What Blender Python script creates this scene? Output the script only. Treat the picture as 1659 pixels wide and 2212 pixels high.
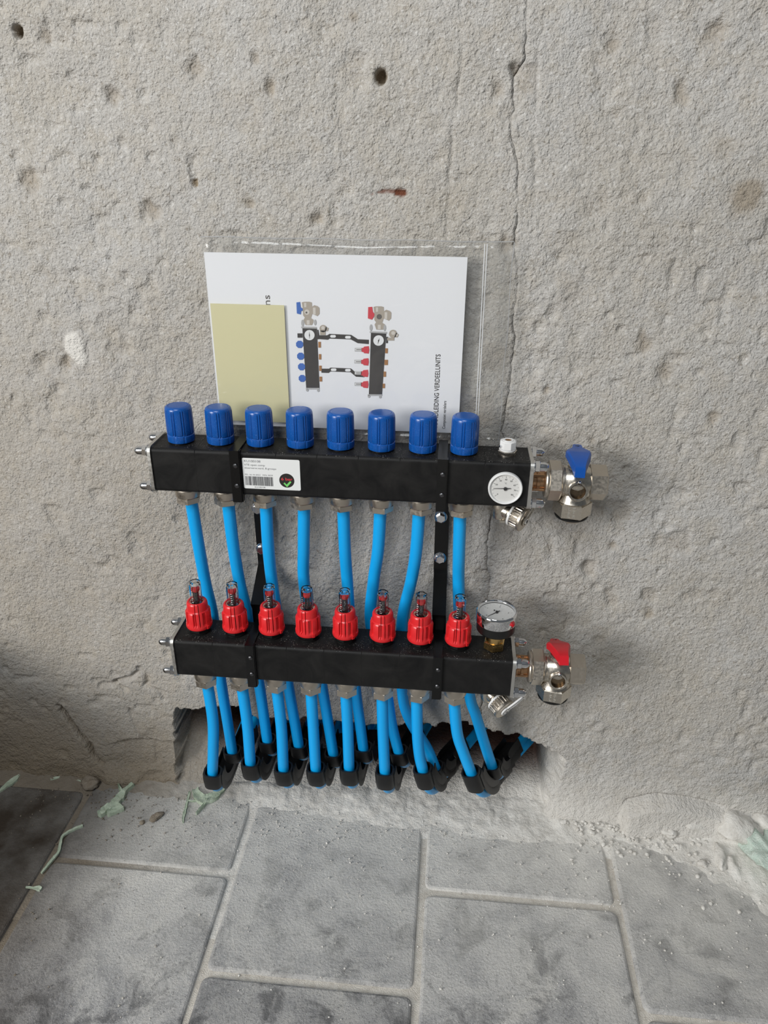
import bpy, bmesh, math, random
import numpy as np
from mathutils import Vector, Matrix, noise as mnoise

sc = bpy.context.scene
for o in list(bpy.data.objects):
    bpy.data.objects.remove(o)
col = sc.collection
random.seed(7)
rng = np.random.default_rng(11)
PI = math.pi
R = math.radians

# ------------------------------------------------------------------ camera
cam_d = bpy.data.cameras.new('camera')
cam = bpy.data.objects.new('camera', cam_d)
col.objects.link(cam)
cam_d.sensor_fit = 'HORIZONTAL'
cam_d.sensor_width = 36.0
cam_d.lens = 36.0 * 1609.9 / 1659.0
cam_d.clip_start = 0.02
_r = Vector((0.995656, 0.092848, 0.006925))
_d = Vector((0.046837, -0.435194, -0.899118))
_f = Vector((-0.080468, 0.895537, -0.437652))
cam.matrix_world = Matrix(((_r.x, -_d.x, -_f.x, 0.16737), (_r.y, -_d.y, -_f.y, -0.90738),
                           (_r.z, -_d.z, -_f.z, 0.98399), (0, 0, 0, 1)))
sc.camera = cam

# ------------------------------------------------------------------ world, light, exposure
world = bpy.data.worlds.new('world')
sc.world = world
world.use_nodes = True
wb = world.node_tree.nodes['Background']
wb.inputs[0].default_value = (0.86, 0.93, 1.0, 1)
wb.inputs[1].default_value = 0.11


def area_light(name, loc, target, sx, sy, power, color):
    d = bpy.data.lights.new(name, 'AREA')
    d.shape = 'RECTANGLE'
    d.size, d.size_y = sx, sy
    d.energy = power
    d.color = color
    o = bpy.data.objects.new(name, d)
    col.objects.link(o)
    o.location = loc
    o.rotation_euler = (Vector(target) - Vector(loc)).to_track_quat('-Z', 'Y').to_euler()
    return o


area_light('window_daylight', (-2.75, -2.95, 1.75), (0.15, 0.0, 0.45), 1.35, 1.5, 130, (1.0, 0.985, 0.96))
area_light('skylight_daylight', (-0.35, -1.9, 2.75), (0.15, 0.0, 0.35), 1.0, 1.0, 37, (0.95, 0.98, 1.0))

sc.view_settings.view_transform = 'Standard'
sc.view_settings.look = 'None'
sc.view_settings.gamma = 1.0
sc.view_settings.use_curve_mapping = False
sc.view_settings.exposure = 0.0

# ------------------------------------------------------------------ materials
MATS = {}


def mat(name, color, rough=0.5, metal=0.0, spec=0.5, coat=0.0):
    m = bpy.data.materials.new(name)
    m.use_nodes = True
    b = m.node_tree.nodes['Principled BSDF']
    b.inputs['Base Color'].default_value = (*color, 1)
    b.inputs['Roughness'].default_value = rough
    b.inputs['Metallic'].default_value = metal
    b.inputs['Specular IOR Level'].default_value = spec
    b.inputs['Coat Weight'].default_value = coat
    MATS[name] = m
    return m


class NT:
    """tiny helper around a node tree"""
    def __init__(self, m):
        self.t = m.node_tree
        self.n = self.t.nodes
        self.b = self.n.get('Principled BSDF')

    def new(self, kind, **kw):
        x = self.n.new(kind)
        for k, v in kw.items():
            setattr(x, k, v)
        return x

    def link(self, a, b):
        self.t.links.new(a, b)

    def noise(self, vec, scale, detail=4, rough=0.55, dist=0.0):
        x = self.new('ShaderNodeTexNoise')
        x.inputs['Scale'].default_value = scale
        x.inputs['Detail'].default_value = detail
        x.inputs['Roughness'].default_value = rough
        x.inputs['Distortion'].default_value = dist
        self.link(vec, x.inputs['Vector'])
        return x.outputs['Fac']

    def ramp(self, fac, stops):
        x = self.new('ShaderNodeValToRGB')
        e = x.color_ramp.elements
        while len(e) < len(stops):
            e.new(0.5)
        for el, (p, c) in zip(e, stops):
            el.position = p
            el.color = (*c, 1) if len(c) == 3 else c
        self.link(fac, x.inputs['Fac'])
        return x.outputs['Color']

    def mix(self, fac, a, b, mode='MIX'):
        x = self.new('ShaderNodeMix')
        x.data_type = 'RGBA'
        x.blend_type = mode
        for s, v in ((x.inputs['Factor'], fac), (x.inputs['A'], a), (x.inputs['B'], b)):
            if isinstance(v, (int, float)):
                s.default_value = v
            elif isinstance(v, tuple):
                s.default_value = (*v, 1)
            else:
                self.link(v, s)
        return x.outputs['Result']

    def bump(self, height, strength, distance, normal=None):
        x = self.new('ShaderNodeBump')
        x.inputs['Strength'].default_value = strength
        x.inputs['Distance'].default_value = distance
        self.link(height, x.inputs['Height'])
        if normal is not None:
            self.link(normal, x.inputs['Normal'])
        return x.outputs['Normal']

    def pos(self):
        return self.new('ShaderNodeNewGeometry').outputs['Position']

    def math(self, op, a, b=None):
        x = self.new('ShaderNodeMath', operation=op)
        for s, v in ((x.inputs[0], a), (x.inputs[1], b)):
            if v is None:
                continue
            if isinstance(v, (int, float)):
                s.default_value = v
            else:
                self.link(v, s)
        return x.outputs[0]


def make_plaster():
    m = mat('plaster', (0.4, 0.38, 0.35), 0.95, spec=0.12)
    t = NT(m)
    p = t.pos()
    big = t.noise(p, 5.0, 3)
    mid = t.noise(p, 38.0, 4, 0.65)
    fine = t.noise(p, 330.0, 3, 0.6)
    grit = t.noise(p, 190.0, 2, 0.6)
    c = t.ramp(big, [(0.30, (0.425, 0.398, 0.355)), (0.50, (0.463, 0.443, 0.412)), (0.70, (0.478, 0.465, 0.445))])
    c = t.mix(t.ramp(mid, [(0.30, (0.7, 0.7, 0.7)), (0.56, (0, 0, 0))]), c, (0.46, 0.42, 0.36))
    c = t.mix(t.ramp(grit, [(0.28, (0.7, 0.7, 0.7)), (0.38, (0, 0, 0))]), c, (0.25, 0.22, 0.18))
    c = t.mix(t.ramp(fine, [(0.28, (0.35, 0.35, 0.35)), (0.42, (0, 0, 0))]), c, (0.27, 0.245, 0.205))
    c = t.mix(t.ramp(fine, [(0.55, (0, 0, 0)), (0.74, (0.6, 0.6, 0.6))]), c, (0.74, 0.73, 0.71))
    a = t.new('ShaderNodeAttribute', attribute_name='stain_shade')
    s = t.new('ShaderNodeSeparateColor')
    t.link(a.outputs['Color'], s.inputs[0])
    c = t.mix(s.outputs[1], c, (0.235, 0.175, 0.105))        # earthy brown stains, plus shade painted at corner foot and deep hole
    c = t.mix(s.outputs[0], c, (0.68, 0.655, 0.61))          # white filler patches
    c = t.mix(s.outputs[2], c, (0.15, 0.055, 0.032))         # bare brick showing, and shade painted deep in the pipe hole
    t.link(c, t.b.inputs['Base Color'])
    h = t.noise(p, 175.0, 3, 0.55, 0.2)
    h2 = t.noise(p, 430.0, 2, 0.5)
    n = t.bump(h, 0.62, 0.0056)
    n = t.bump(h2, 0.7, 0.0020, n)
    t.link(n, t.b.inputs['Normal'])


def make_paver():
    m = mat('concrete_paver', (0.3, 0.3, 0.31), 0.85, spec=0.25)
    t = NT(m)
    p = t.pos()
    oi = t.new('ShaderNodeObjectInfo')
    cloud = t.noise(p, 13.0, 8, 0.66, 0.9)
    spot = t.noise(p, 60.0, 4, 0.7)
    fine = t.noise(p, 420.0, 3, 0.6)
    c = t.ramp(cloud, [(0.33, (0.17, 0.17, 0.175)), (0.42, (0.31, 0.308, 0.31)), (0.54, (0.43, 0.423, 0.413)), (0.70, (0.52, 0.505, 0.475))])
    c = t.mix(t.ramp(spot, [(0.52, (0, 0, 0)), (0.72, (0.5, 0.5, 0.5))]), c, (0.43, 0.415, 0.39))
    grain = t.noise(p, 620.0, 2, 0.5)
    c = t.mix(t.ramp(fine, [(0.30, (0.75, 0.75, 0.75)), (0.44, (0, 0, 0))]), c, (0.12, 0.118, 0.115))
    c = t.mix(t.ramp(grain, [(0.56, (0, 0, 0)), (0.70, (0.6, 0.6, 0.6))]), c, (0.60, 0.58, 0.55))
    smud = t.noise(p, 17.0, 6, 0.68, 0.5)
    c = t.mix(t.ramp(smud, [(0.52, (0, 0, 0)), (0.63, (0.85, 0.85, 0.85))]), c, (0.13, 0.13, 0.132))
    # dust carried from the rubble at the wall foot
    sp = t.new('ShaderNodeSeparateXYZ')
    t.link(p, sp.inputs[0])
    mr = t.new('ShaderNodeMapRange')
    mr.inputs['From Min'].default_value = -0.36
    mr.inputs['From Max'].default_value = -0.04
    t.link(sp.outputs['Y'], mr.inputs['Value'])
    dn = t.noise(p, 14.0, 5, 0.65)
    dust = t.math('MULTIPLY', mr.outputs[0], t.ramp(dn, [(0.25, (0.25, 0.25, 0.25)), (0.62, (1, 1, 1))]))
    c = t.mix(dust, c, (0.70, 0.68, 0.635))
    # dirty corner: the same dark brown also paints in its shade
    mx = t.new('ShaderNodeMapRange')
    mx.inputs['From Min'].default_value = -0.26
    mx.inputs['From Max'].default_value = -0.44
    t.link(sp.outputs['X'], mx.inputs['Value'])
    dirt_shade = t.math('MULTIPLY', mx.outputs[0], t.ramp(t.noise(p, 9.0, 4, 0.6), [(0.25, (0.6, 0.6, 0.6)), (0.6, (1, 1, 1))]))
    c = t.mix(dirt_shade, c, (0.062, 0.048, 0.036))
    v = t.math('ADD', t.math('MULTIPLY', oi.outputs['Random'], 0.22), 0.87)
    hsv = t.new('ShaderNodeHueSaturation')
    t.link(c, hsv.inputs['Color'])
    t.link(v, hsv.inputs['Value'])
    t.link(hsv.outputs[0], t.b.inputs['Base Color'])
    n = t.bump(t.noise(p, 260.0, 4, 0.7), 0.8, 0.0024)
    t.link(n, t.b.inputs['Normal'])


def make_rubble(name, c0, c1, scale=60, bump=0.003, earthy=False):
    m = mat(name, c0, 0.95, spec=0.15)
    t = NT(m)
    p = t.pos()
    f = t.noise(p, scale, 4, 0.7)
    c = t.ramp(f, [(0.35, c0), (0.65, c1)])
    if earthy:      # soil from the corner mixed into the dust
        sp = t.new('ShaderNodeSeparateXYZ')
        t.link(p, sp.inputs[0])
        mx = t.new('ShaderNodeMapRange')
        mx.inputs['From Min'].default_value = -0.12
        mx.inputs['From Max'].default_value = -0.36
        mx.inputs['To Max'].default_value = 0.9
        t.link(sp.outputs['X'], mx.inputs['Value'])
        c = t.mix(mx.outputs[0], c, (0.17, 0.135, 0.095))
    t.link(c, t.b.inputs['Base Color'])
    t.link(t.bump(t.noise(p, scale * 5, 3, 0.7), 0.7, bump), t.b.inputs['Normal'])


def make_black():
    m = mat('black_composite', (0.006, 0.006, 0.0062), 0.45, spec=0.22)
    t = NT(m)
    p = t.pos()
    smear = t.noise(p, 26.0, 4, 0.65, 0.8)
    speck = t.noise(p, 900.0, 2, 0.5)
    sp = t.new('ShaderNodeSeparateXYZ')
    t.link(t.new('ShaderNodeNewGeometry').outputs['Normal'], sp.inputs[0])
    up = t.math('GREATER_THAN', sp.outputs['Z'], 0.7)
    c = t.ramp(smear, [(0.35, (0.0065, 0.0065, 0.0068)), (0.75, (0.018, 0.0172, 0.0165))])
    dust = t.math('MULTIPLY', up, t.ramp(speck, [(0.66, (0, 0, 0)), (0.70, (1, 1, 1))]))
    dust = t.math('MULTIPLY', dust, t.ramp(t.noise(p, 60.0, 3), [(0.45, (0, 0, 0)), (0.6, (1, 1, 1))]))
    c = t.mix(dust, c, (0.42, 0.40, 0.37))
    t.link(c, t.b.inputs['Base Color'])
    t.link(t.ramp(smear, [(0.3, (0.44, 0.44, 0.44)), (0.8, (0.62, 0.62, 0.62))]), t.b.inputs['Roughness'])
    t.link(t.bump(t.noise(p, 500.0, 2), 0.12, 0.0005), t.b.inputs['Normal'])


def make_metal(name, c, rough, scale=300.0):
    m = mat(name, c, rough, 1.0)
    t = NT(m)
    p = t.pos()
    f = t.noise(p, scale, 3, 0.6)
    t.link(t.ramp(f, [(0.3, (rough * 0.8,) * 3), (0.7, (min(1, rough * 1.35),) * 3)]), t.b.inputs['Roughness'])
    t.link(t.bump(f, 0.10, 0.0003), t.b.inputs['Normal'])


def make_clear(name, tint, fres=1.45, rough=0.06, base_gloss=0.02, wrinkle=0.0, haze=0.0):
    m = bpy.data.materials.new(name)
    m.use_nodes = True
    MATS[name] = m
    t = NT(m)
    t.n.remove(t.b)
    out = t.n['Material Output']
    tr = t.new('ShaderNodeBsdfTransparent')
    tr.inputs[0].default_value = (*tint, 1)
    gl = t.new('ShaderNodeBsdfGlossy')
    gl.inputs['Roughness'].default_value = rough
    fr = t.new('ShaderNodeLayerWeight')
    fr.inputs['Blend'].default_value = 0.5
    if wrinkle > 0:
        p = t.pos()
        n = t.bump(t.noise(p, 26.0, 2, 0.5, 1.0), wrinkle, 0.004)
        t.link(n, gl.inputs['Normal'])
    f = t.math('ADD', t.math('MULTIPLY', t.math('POWER', fr.outputs['Facing'], 4.0), fres), base_gloss)
    if haze > 0:
        df = t.new('ShaderNodeBsdfDiffuse')
        df.inputs[0].default_value = (0.85, 0.86, 0.87, 1)
        m0 = t.new('ShaderNodeMixShader')
        m0.inputs[0].default_value = haze
        t.link(tr.outputs[0], m0.inputs[1])
        t.link(df.outputs[0], m0.inputs[2])
        tr = m0
    mx = t.new('ShaderNodeMixShader')
    t.link(f, mx.inputs[0])
    t.link(tr.outputs[0], mx.inputs[1])
    t.link(gl.outputs[0], mx.inputs[2])
    t.link(mx.outputs[0], out.inputs['Surface'])


def make_speckled(name, c, rough, dust=(0.3, 0.33, 0.4), amt=0.5, coat=0.0):
    m = mat(name, c, rough, coat=coat)
    t = NT(m)
    p = t.pos()
    f = t.noise(p, 1100.0, 2, 0.5)
    k = t.math('MULTIPLY', t.ramp(f, [(0.62, (0, 0, 0)), (0.72, (1, 1, 1))]), amt)
    t.link(t.mix(k, c, dust), t.b.inputs['Base Color'])


make_plaster()
make_paver()
make_rubble('joint_sand', (0.60, 0.555, 0.49), (0.76, 0.72, 0.65), 120, 0.003, True)
make_rubble('plaster_rubble', (0.60, 0.575, 0.53), (0.76, 0.74, 0.695), 45, 0.003, True)
make_rubble('brown_clod', (0.25, 0.205, 0.155), (0.36, 0.31, 0.25), 90, 0.003)
make_rubble('mint_plaster', (0.56, 0.68, 0.60), (0.68, 0.76, 0.69), 70, 0.004)
make_rubble('mint_paper', (0.40, 0.48, 0.36), (0.58, 0.66, 0.53), 90, 0.002)
make_rubble('blocker_brown', (0.10, 0.08, 0.06), (0.14, 0.12, 0.10), 30, 0.003)  # only for the added block that shades the corner
make_black()
make_metal('nickel', (0.60, 0.555, 0.485), 0.27)
make_metal('nickel_matte', (0.55, 0.50, 0.43), 0.38)
make_metal('galvanised', (0.64, 0.63, 0.60), 0.40)
make_metal('zinc', (0.74, 0.75, 0.77), 0.16)
make_metal('chrome', (0.82, 0.82, 0.83), 0.06)
make_metal('brass', (0.72, 0.49, 0.20), 0.22)
make_metal('bronze_bore', (0.22, 0.165, 0.11), 0.28)
make_metal('copper_thread', (0.50, 0.30, 0.17), 0.32)
mat('bracket_black', (0.004, 0.004, 0.0042), 0.28, spec=0.4)
mat('screw_dark', (0.10, 0.10, 0.105), 0.35, 0.9)
make_speckled('cap_blue', (0.004, 0.080, 0.34), 0.26, (0.10, 0.22, 0.55), 0.55)
make_speckled('meter_red', (0.70, 0.022, 0.026), 0.30, (0.75, 0.12, 0.12), 0.4)
make_speckled('pipe_blue', (0.002, 0.39, 0.88), 0.40, (0.05, 0.43, 0.86), 0.5)
make_speckled('clip_black', (0.005, 0.005, 0.0055), 0.48, (0.03, 0.03, 0.03), 0.4)
mat('lever_blue', (0.004, 0.072, 0.34), 0.30)
mat('lever_red', (0.60, 0.012, 0.022), 0.30)
mat('rubber_black', (0.006, 0.006, 0.006), 0.35)
mat('spring_black', (0.012, 0.012, 0.014), 0.3)
mat('float_red', (0.75, 0.03, 0.03), 0.35)
mat('cream_plastic', (0.66, 0.58, 0.44), 0.5)
mat('white_plastic', (0.80, 0.80, 0.79), 0.35)
mat('dial_white', (0.82, 0.81, 0.78), 0.5)
mat('dial_ink', (0.02, 0.02, 0.022), 0.5)
mat('sticker_white', (0.78, 0.79, 0.78), 0.30)
mat('sticker_ink', (0.05, 0.05, 0.055), 0.5)
mat('sticker_grey_ink', (0.14, 0.14, 0.15), 0.5)
mat('badge_black', (0.025, 0.022, 0.02), 0.35)
mat('badge_red', (0.62, 0.05, 0.06), 0.5)
mat('badge_green', (0.18, 0.60, 0.15), 0.5)
mat('paper_white', (0.83, 0.84, 0.87), 0.6)
mat('note_yellow', (0.66, 0.62, 0.37), 0.65)
mat('print_black', (0.022, 0.018, 0.016), 0.5)
mat('print_dark', (0.10, 0.09, 0.08), 0.5)
mat('print_metal', (0.40, 0.35, 0.29), 0.5)
mat('print_metal_light', (0.62, 0.58, 0.53), 0.5)
mat('print_grey', (0.42, 0.42, 0.42), 0.5)
mat('print_pale', (0.70, 0.70, 0.70), 0.5)
mat('print_white', (0.82, 0.83, 0.84), 0.5)
mat('print_blue', (0.03, 0.13, 0.48), 0.5)
mat('print_red', (0.62, 0.03, 0.05), 0.5)
mat('print_brass', (0.36, 0.16, 0.045), 0.5)
make_clear('clear_plastic', (0.90, 0.92, 0.93), 0.9, 0.08, 0.10)
make_clear('bag_film', (0.96, 0.96, 0.955), 0.6, 0.10, 0.035, 0.30, 0.045)
make_clear('bag_edge', (0.86, 0.86, 0.86), 0.9, 0.10, 0.15, 0.0, 0.30)
make_clear('gauge_glass', (0.97, 0.97, 0.97), 0.6, 0.03, 0.03)
m_ = mat('sight_glass', (0.96, 0.98, 0.98), 0.02)
m_.node_tree.nodes['Principled BSDF'].inputs['Transmission Weight'].default_value = 1.0
m_.node_tree.nodes['Principled BSDF'].inputs['IOR'].default_value = 1.45
mat('bag_seam', (0.72, 0.73, 0.74), 0.35)

# ------------------------------------------------------------------ mesh helpers


class MB:
    def __init__(self):
        self.v, self.f, self.m = [], [], []

    def add(self, vs, fs, mi=0):
        o = len(self.v)
        self.v += [tuple(x) for x in vs]
        self.f += [tuple(i + o for i in f) for f in fs]
        self.m += [mi] * len(fs)
        return self

    def box(self, a, b, mi=0):
        (x0, y0, z0), (x1, y1, z1) = a, b
        vs = [(x0, y0, z0), (x1, y0, z0), (x1, y1, z0), (x0, y1, z0), (x0, y0, z1), (x1, y0, z1), (x1, y1, z1), (x0, y1, z1)]
        return self.add(vs, [(0, 3, 2, 1), (4, 5, 6, 7), (0, 1, 5, 4), (1, 2, 6, 5), (2, 3, 7, 6), (3, 0, 4, 7)], mi)

    def lathe(self, prof, origin=(0, 0, 0), axis=(0, 0, 1), n=32, mod=None, cap=True, mi=0, phase=0.0, xref=None):
        """prof: [(radius, height)...] ; mod(k, angle, r, h) -> r"""
        ax = Vector(axis).normalized()
        ref = Vector(xref) if xref else (Vector((1, 0, 0)) if abs(ax.x) < 0.9 else Vector((0, 0, 1)))
        u = (ref - ax * ref.dot(ax)).normalized()
        w = ax.cross(u)
        O = Vector(origin)
        vs = []
        for k, (r, h) in enumerate(prof):
            for i in range(n):
                a = 2 * PI * i / n + phase
                rr = mod(k, a, r, h) if mod else r
                vs.append(O + ax * h + (u * math.cos(a) + w * math.sin(a)) * rr)
        fs = []
        for k in range(len(prof) - 1):
            for i in range(n):
                j = (i + 1) % n
                fs.append((k * n + i, k * n + j, (k + 1) * n + j, (k + 1) * n + i))
        if cap:
            fs.append(tuple(reversed(range(n))))
            fs.append(tuple((len(prof) - 1) * n + i for i in range(n)))
        return self.add(vs, fs, mi)

    def prism(self, n, r, h0, h1, origin=(0, 0, 0), axis=(0, 0, 1), ch=0.0008, phase=0.0, mi=0, xref=None):
        p = [(r - ch * 1.5, h0), (r, h0 + ch), (r, h1 - ch), (r - ch * 1.5, h1)]
        return self.lathe(p, origin, axis, n, mi=mi, phase=phase, xref=xref)

    def extrude(self, pts, d, mi=0):
        """pts: 3D polygon, d: offset vector"""
        n = len(pts)
        P = [Vector(p) for p in pts]
        D = Vector(d)
        fs = [tuple(range(n)), tuple(reversed(range(n, 2 * n)))]
        fs += [((i + 1) % n, i, n + i, n + (i + 1) % n) for i in range(n)]
        return self.add(P + [p + D for p in P], fs, mi)

    def sweep(self, path, prof, refs, closed=True, cap=True, mi=0):
        """path: points; prof: [(a,b)] in (ref, binormal) frame; refs: reference vector per point"""
        n = len(prof)
        vs = []
        L = len(path)
        for i, p in enumerate(path):
            t = (path[min(i + 1, L - 1)] - path[max(i - 1, 0)]).normalized()
            u = refs[i] - t * refs[i].dot(t)
            u.normalize()
            w = t.cross(u)
            pr = prof(i) if callable(prof) else prof
            for a, b in pr:
                vs.append(p + u * a + w * b)
        fs = []
        rngn = range(n) if closed else range(n - 1)
        for k in range(L - 1):
            for i in rngn:
                j = (i + 1) % n
                fs.append((k * n + i, k * n + j, (k + 1) * n + j, (k + 1) * n + i))
        if cap and closed:
            fs.append(tuple(reversed(range(n))))
            fs.append(tuple((L - 1) * n + i for i in range(n)))
        return self.add(vs, fs, mi)

    def tube(self, path, r, n=12, ref=(1, 0, 0), mi=0):
        pr = [(r * math.cos(2 * PI * i / n), r * math.sin(2 * PI * i / n)) for i in range(n)]
        rf = []
        u = Vector(ref)
        for i in range(len(path)):
            t = (path[min(i + 1, len(path) - 1)] - path[max(i - 1, 0)]).normalized()
            u = (u - t * u.dot(t)).normalized()
            rf.append(u.copy())
        return self.sweep([Vector(p) for p in path], pr, rf, mi=mi)

    def mesh(self, name, mats, smooth=35):
        me = bpy.data.meshes.new(name)
        me.from_pydata(self.v, [], self.f)
        if not isinstance(mats, (list, tuple)):
            mats = [mats]
        for x in mats:
            me.materials.append(MATS[x])
        if len(mats) > 1:
            me.polygons.foreach_set('material_index', self.m)
        bm = bmesh.new()
        bm.from_mesh(me)
        bmesh.ops.recalc_face_normals(bm, faces=bm.faces)
        bm.to_mesh(me)
        bm.free()
        if smooth:
            me.shade_smooth()
            me.set_sharp_from_angle(angle=R(smooth))
        return me

    def build(self, name, mats, parent=None, smooth=35, loc=None):
        return link(name, self.mesh(name, mats, smooth), parent, loc)


def link(name, me, parent=None, loc=None):
    o = bpy.data.objects.new(name, me)
    col.objects.link(o)
    if parent is not None:
        o.parent = parent
        o.matrix_parent_inverse = Matrix.Identity(4)
    if loc is not None:
        o.location = loc
    return o


def tag(o, label=None, cat=None, group=None, kind=None):
    if label:
        o['label'] = label
    if cat:
        o['category'] = cat
    if group:
        o['group'] = group
    if kind:
        o['kind'] = kind
    return o


def thing(name, label, cat, loc=(0, 0, 0), group=None):
    o = bpy.data.objects.new(name, None)
    o.empty_display_size = 0.02
    col.objects.link(o)
    o.location = loc
    return tag(o, label, cat, group)


def copy_tree(o, parent=None):
    c = o.copy()
    col.objects.link(c)
    c.parent = parent
    for ch in list(o.children):
        copy_tree(ch, c)
    return c


def text_mesh(body, size, align='LEFT', bold=0.0):
    cu = bpy.data.curves.new('txt', 'FONT')
    cu.body = body
    cu.size = size
    cu.align_x = align
    cu.offset = bold
    cu.resolution_u = 3
    ob = bpy.data.objects.new('txt', cu)
    col.objects.link(ob)
    dg = bpy.context.evaluated_depsgraph_get()
    me = bpy.data.meshes.new_from_object(ob.evaluated_get(dg))
    bpy.data.objects.remove(ob)
    bpy.data.curves.remove(cu)
    V = [tuple(v.co) for v in me.vertices]
    F = [tuple(p.vertices) for p in me.polygons]
    bpy.data.meshes.remove(me)
    return V, F


def add_text(mb, body, size, fn, width=None, align='LEFT', bold=0.0, mi=0):
    """fn maps (s,t) text-plane coordinates to 3D; width rescales the line to that length"""
    V, F = text_mesh(body, size, align, bold)
    k = 1.0
    if width:
        xs = [v[0] for v in V]
        k = width / max(1e-6, max(xs) - min(xs))
    mb.add([fn(v[0] * k, v[1]) for v in V], F, mi)


def rrect(w, h, r, n=4):
    pts = []
    for cx, cy, a0 in ((w / 2 - r, h / 2 - r, 0), (-w / 2 + r, h / 2 - r, 90), (-w / 2 + r, -h / 2 + r, 180), (w / 2 - r, -h / 2 + r, 270)):
        for i in range(n + 1):
            a = R(a0 + 90 * i / n)
            pts.append((cx + r * math.cos(a), cy + r * math.sin(a)))
    return pts


def catmull(pts, per=10):
    P = [Vector(p) for p in pts]
    P = [P[0] * 2 - P[1]] + P + [P[-1] * 2 - P[-2]]
    out = []
    for i in range(1, len(P) - 2):
        for k in range(per):
            t = k / per
            a, b, c, d = P[i - 1], P[i], P[i + 1], P[i + 2]
            out.append(0.5 * ((2 * b) + (c - a) * t + (2 * a - 5 * b + 4 * c - d) * t * t + (3 * b - a - 3 * c + d) * t ** 3))
    out.append(P[-2].copy())
    return out


# numpy value noise ------------------------------------------------
def vnoise(x, z, freq, seed):
    tab = np.random.default_rng(seed).random((256, 256)).astype(np.float64)
    X, Z = x * freq + 1000.37, z * freq + 1000.71
    ix, iz = np.floor(X).astype(int), np.floor(Z).astype(int)
    fx, fz = X - ix, Z - iz
    fx = fx * fx * fx * (fx * (fx * 6 - 15) + 10)
    fz = fz * fz * fz * (fz * (fz * 6 - 15) + 10)
    g = lambda a, b: tab[a % 256, b % 256]
    return ((g(ix, iz) * (1 - fx) + g(ix + 1, iz) * fx) * (1 - fz) + (g(ix, iz + 1) * (1 - fx) + g(ix + 1, iz + 1) * fx) * fz) * 2 - 1


def sstep(a, b, x):
    t = np.clip((x - a) / (b - a), 0, 1)
    return t * t * (3 - 2 * t)


def poly_sd(px, pz, poly):
    """signed distance, positive inside"""
    d = np.full(px.shape, 1e9)
    inside = np.zeros(px.shape, bool)
    n = len(poly)
    for i in range(n):
        ax, az = poly[i]
        bx, bz = poly[(i + 1) % n]
        ex, ez = bx - ax, bz - az
        t = np.clip(((px - ax) * ex + (pz - az) * ez) / (ex * ex + ez * ez), 0, 1)
        d = np.minimum(d, np.hypot(px - ax - t * ex, pz - az - t * ez))
        cond = ((az > pz) != (bz > pz)) & (px < (bx - ax) * (pz - az) / (bz - az + 1e-12) + ax)
        inside ^= cond
    return np.where(inside, d, -d)


def line_d(px, pz, pts):
    d = np.full(px.shape, 1e9)
    for (ax, az), (bx, bz) in zip(pts[:-1], pts[1:]):
        ex, ez = bx - ax, bz - az
        t = np.clip(((px - ax) * ex + (pz - az) * ez) / (ex * ex + ez * ez), 0, 1)
        d = np.minimum(d, np.hypot(px - ax - t * ex, pz - az - t * ez))
    return d


def grid_mesh(name, V, nx, ny, material, colors=None):
    """V: (ny,nx,3)"""
    me = bpy.data.meshes.new(name)
    idx = np.arange(nx * ny).reshape(ny, nx)
    F = np.stack([idx[:-1, :-1], idx[:-1, 1:], idx[1:, 1:], idx[1:, :-1]], -1).reshape(-1, 4)
    me.vertices.add(nx * ny)
    me.vertices.foreach_set('co', V.reshape(-1).astype(np.float32))
    me.loops.add(F.size)
    me.loops.foreach_set('vertex_index', F.reshape(-1).astype(np.int32))
    me.polygons.add(len(F))
    me.polygons.foreach_set('loop_start', (np.arange(len(F)) * 4).astype(np.int32))
    me.update(calc_edges=True)
    me.validate()
    me.materials.append(MATS[material])
    if colors is not None:
        a = me.color_attributes.new('stain_shade', 'FLOAT_COLOR', 'POINT')
        c = np.ones((nx * ny, 4), np.float32)
        c[:, :3] = colors.reshape(-1, 3)
        a.data.foreach_set('color', c.reshape(-1))
    me.shade_smooth()
    return me


# ------------------------------------------------------------------ wall
HOLE = [(-.268, -.03), (-.266, .02), (-.262, .081), (-.253, .161), (-.246, .171), (-.210, .172), (-.179, .179), (-.141, .183),
        (-.123, .168), (-.112, .160), (-.089, .167), (-.052, .158), (-.037, .173), (-.015, .163), (.022, .161), (.059, .164),
        (.111, .167), (.140, .172), (.169, .173), (.212, .180), (.237, .175), (.248, .173), (.291, .167), (.321, .156),
        (.351, .145), (.372, .128), (.377, .104), (.371, .073), (.362, .03), (.355, -.03)]
CRACK = [(.227, 1.30), (.227, 1.120), (.227, 1.096), (.228, 1.068), (.219, 1.053), (.220, 1.026), (.220, .999), (.229, .972), (.232, .940),
         (.233, .911), (.232, .886), (.237, .866), (.240, .840), (.238, .798), (.242, .781), (.241, .747), (.240, .712), (.238, .679),
         (.235, .664), (.240, .651), (.228, .517), (.229, .466), (.236, .437), (.235, .414), (.240, .30), (.238, .20), (.237, .17), (.237, -.1)]
CRACK2 = [(.161, 1.12), (.161, 1.096), (.163, 1.06), (.160, 1.038), (.157, .98), (.156, .934), (.155, .890)]
CRACK3 = [(.248, 1.112), (.240, 1.076), (.244, 1.04), (.242, 1.017), (.247, .98), (.251, .940), (.252, .90)]
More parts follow.
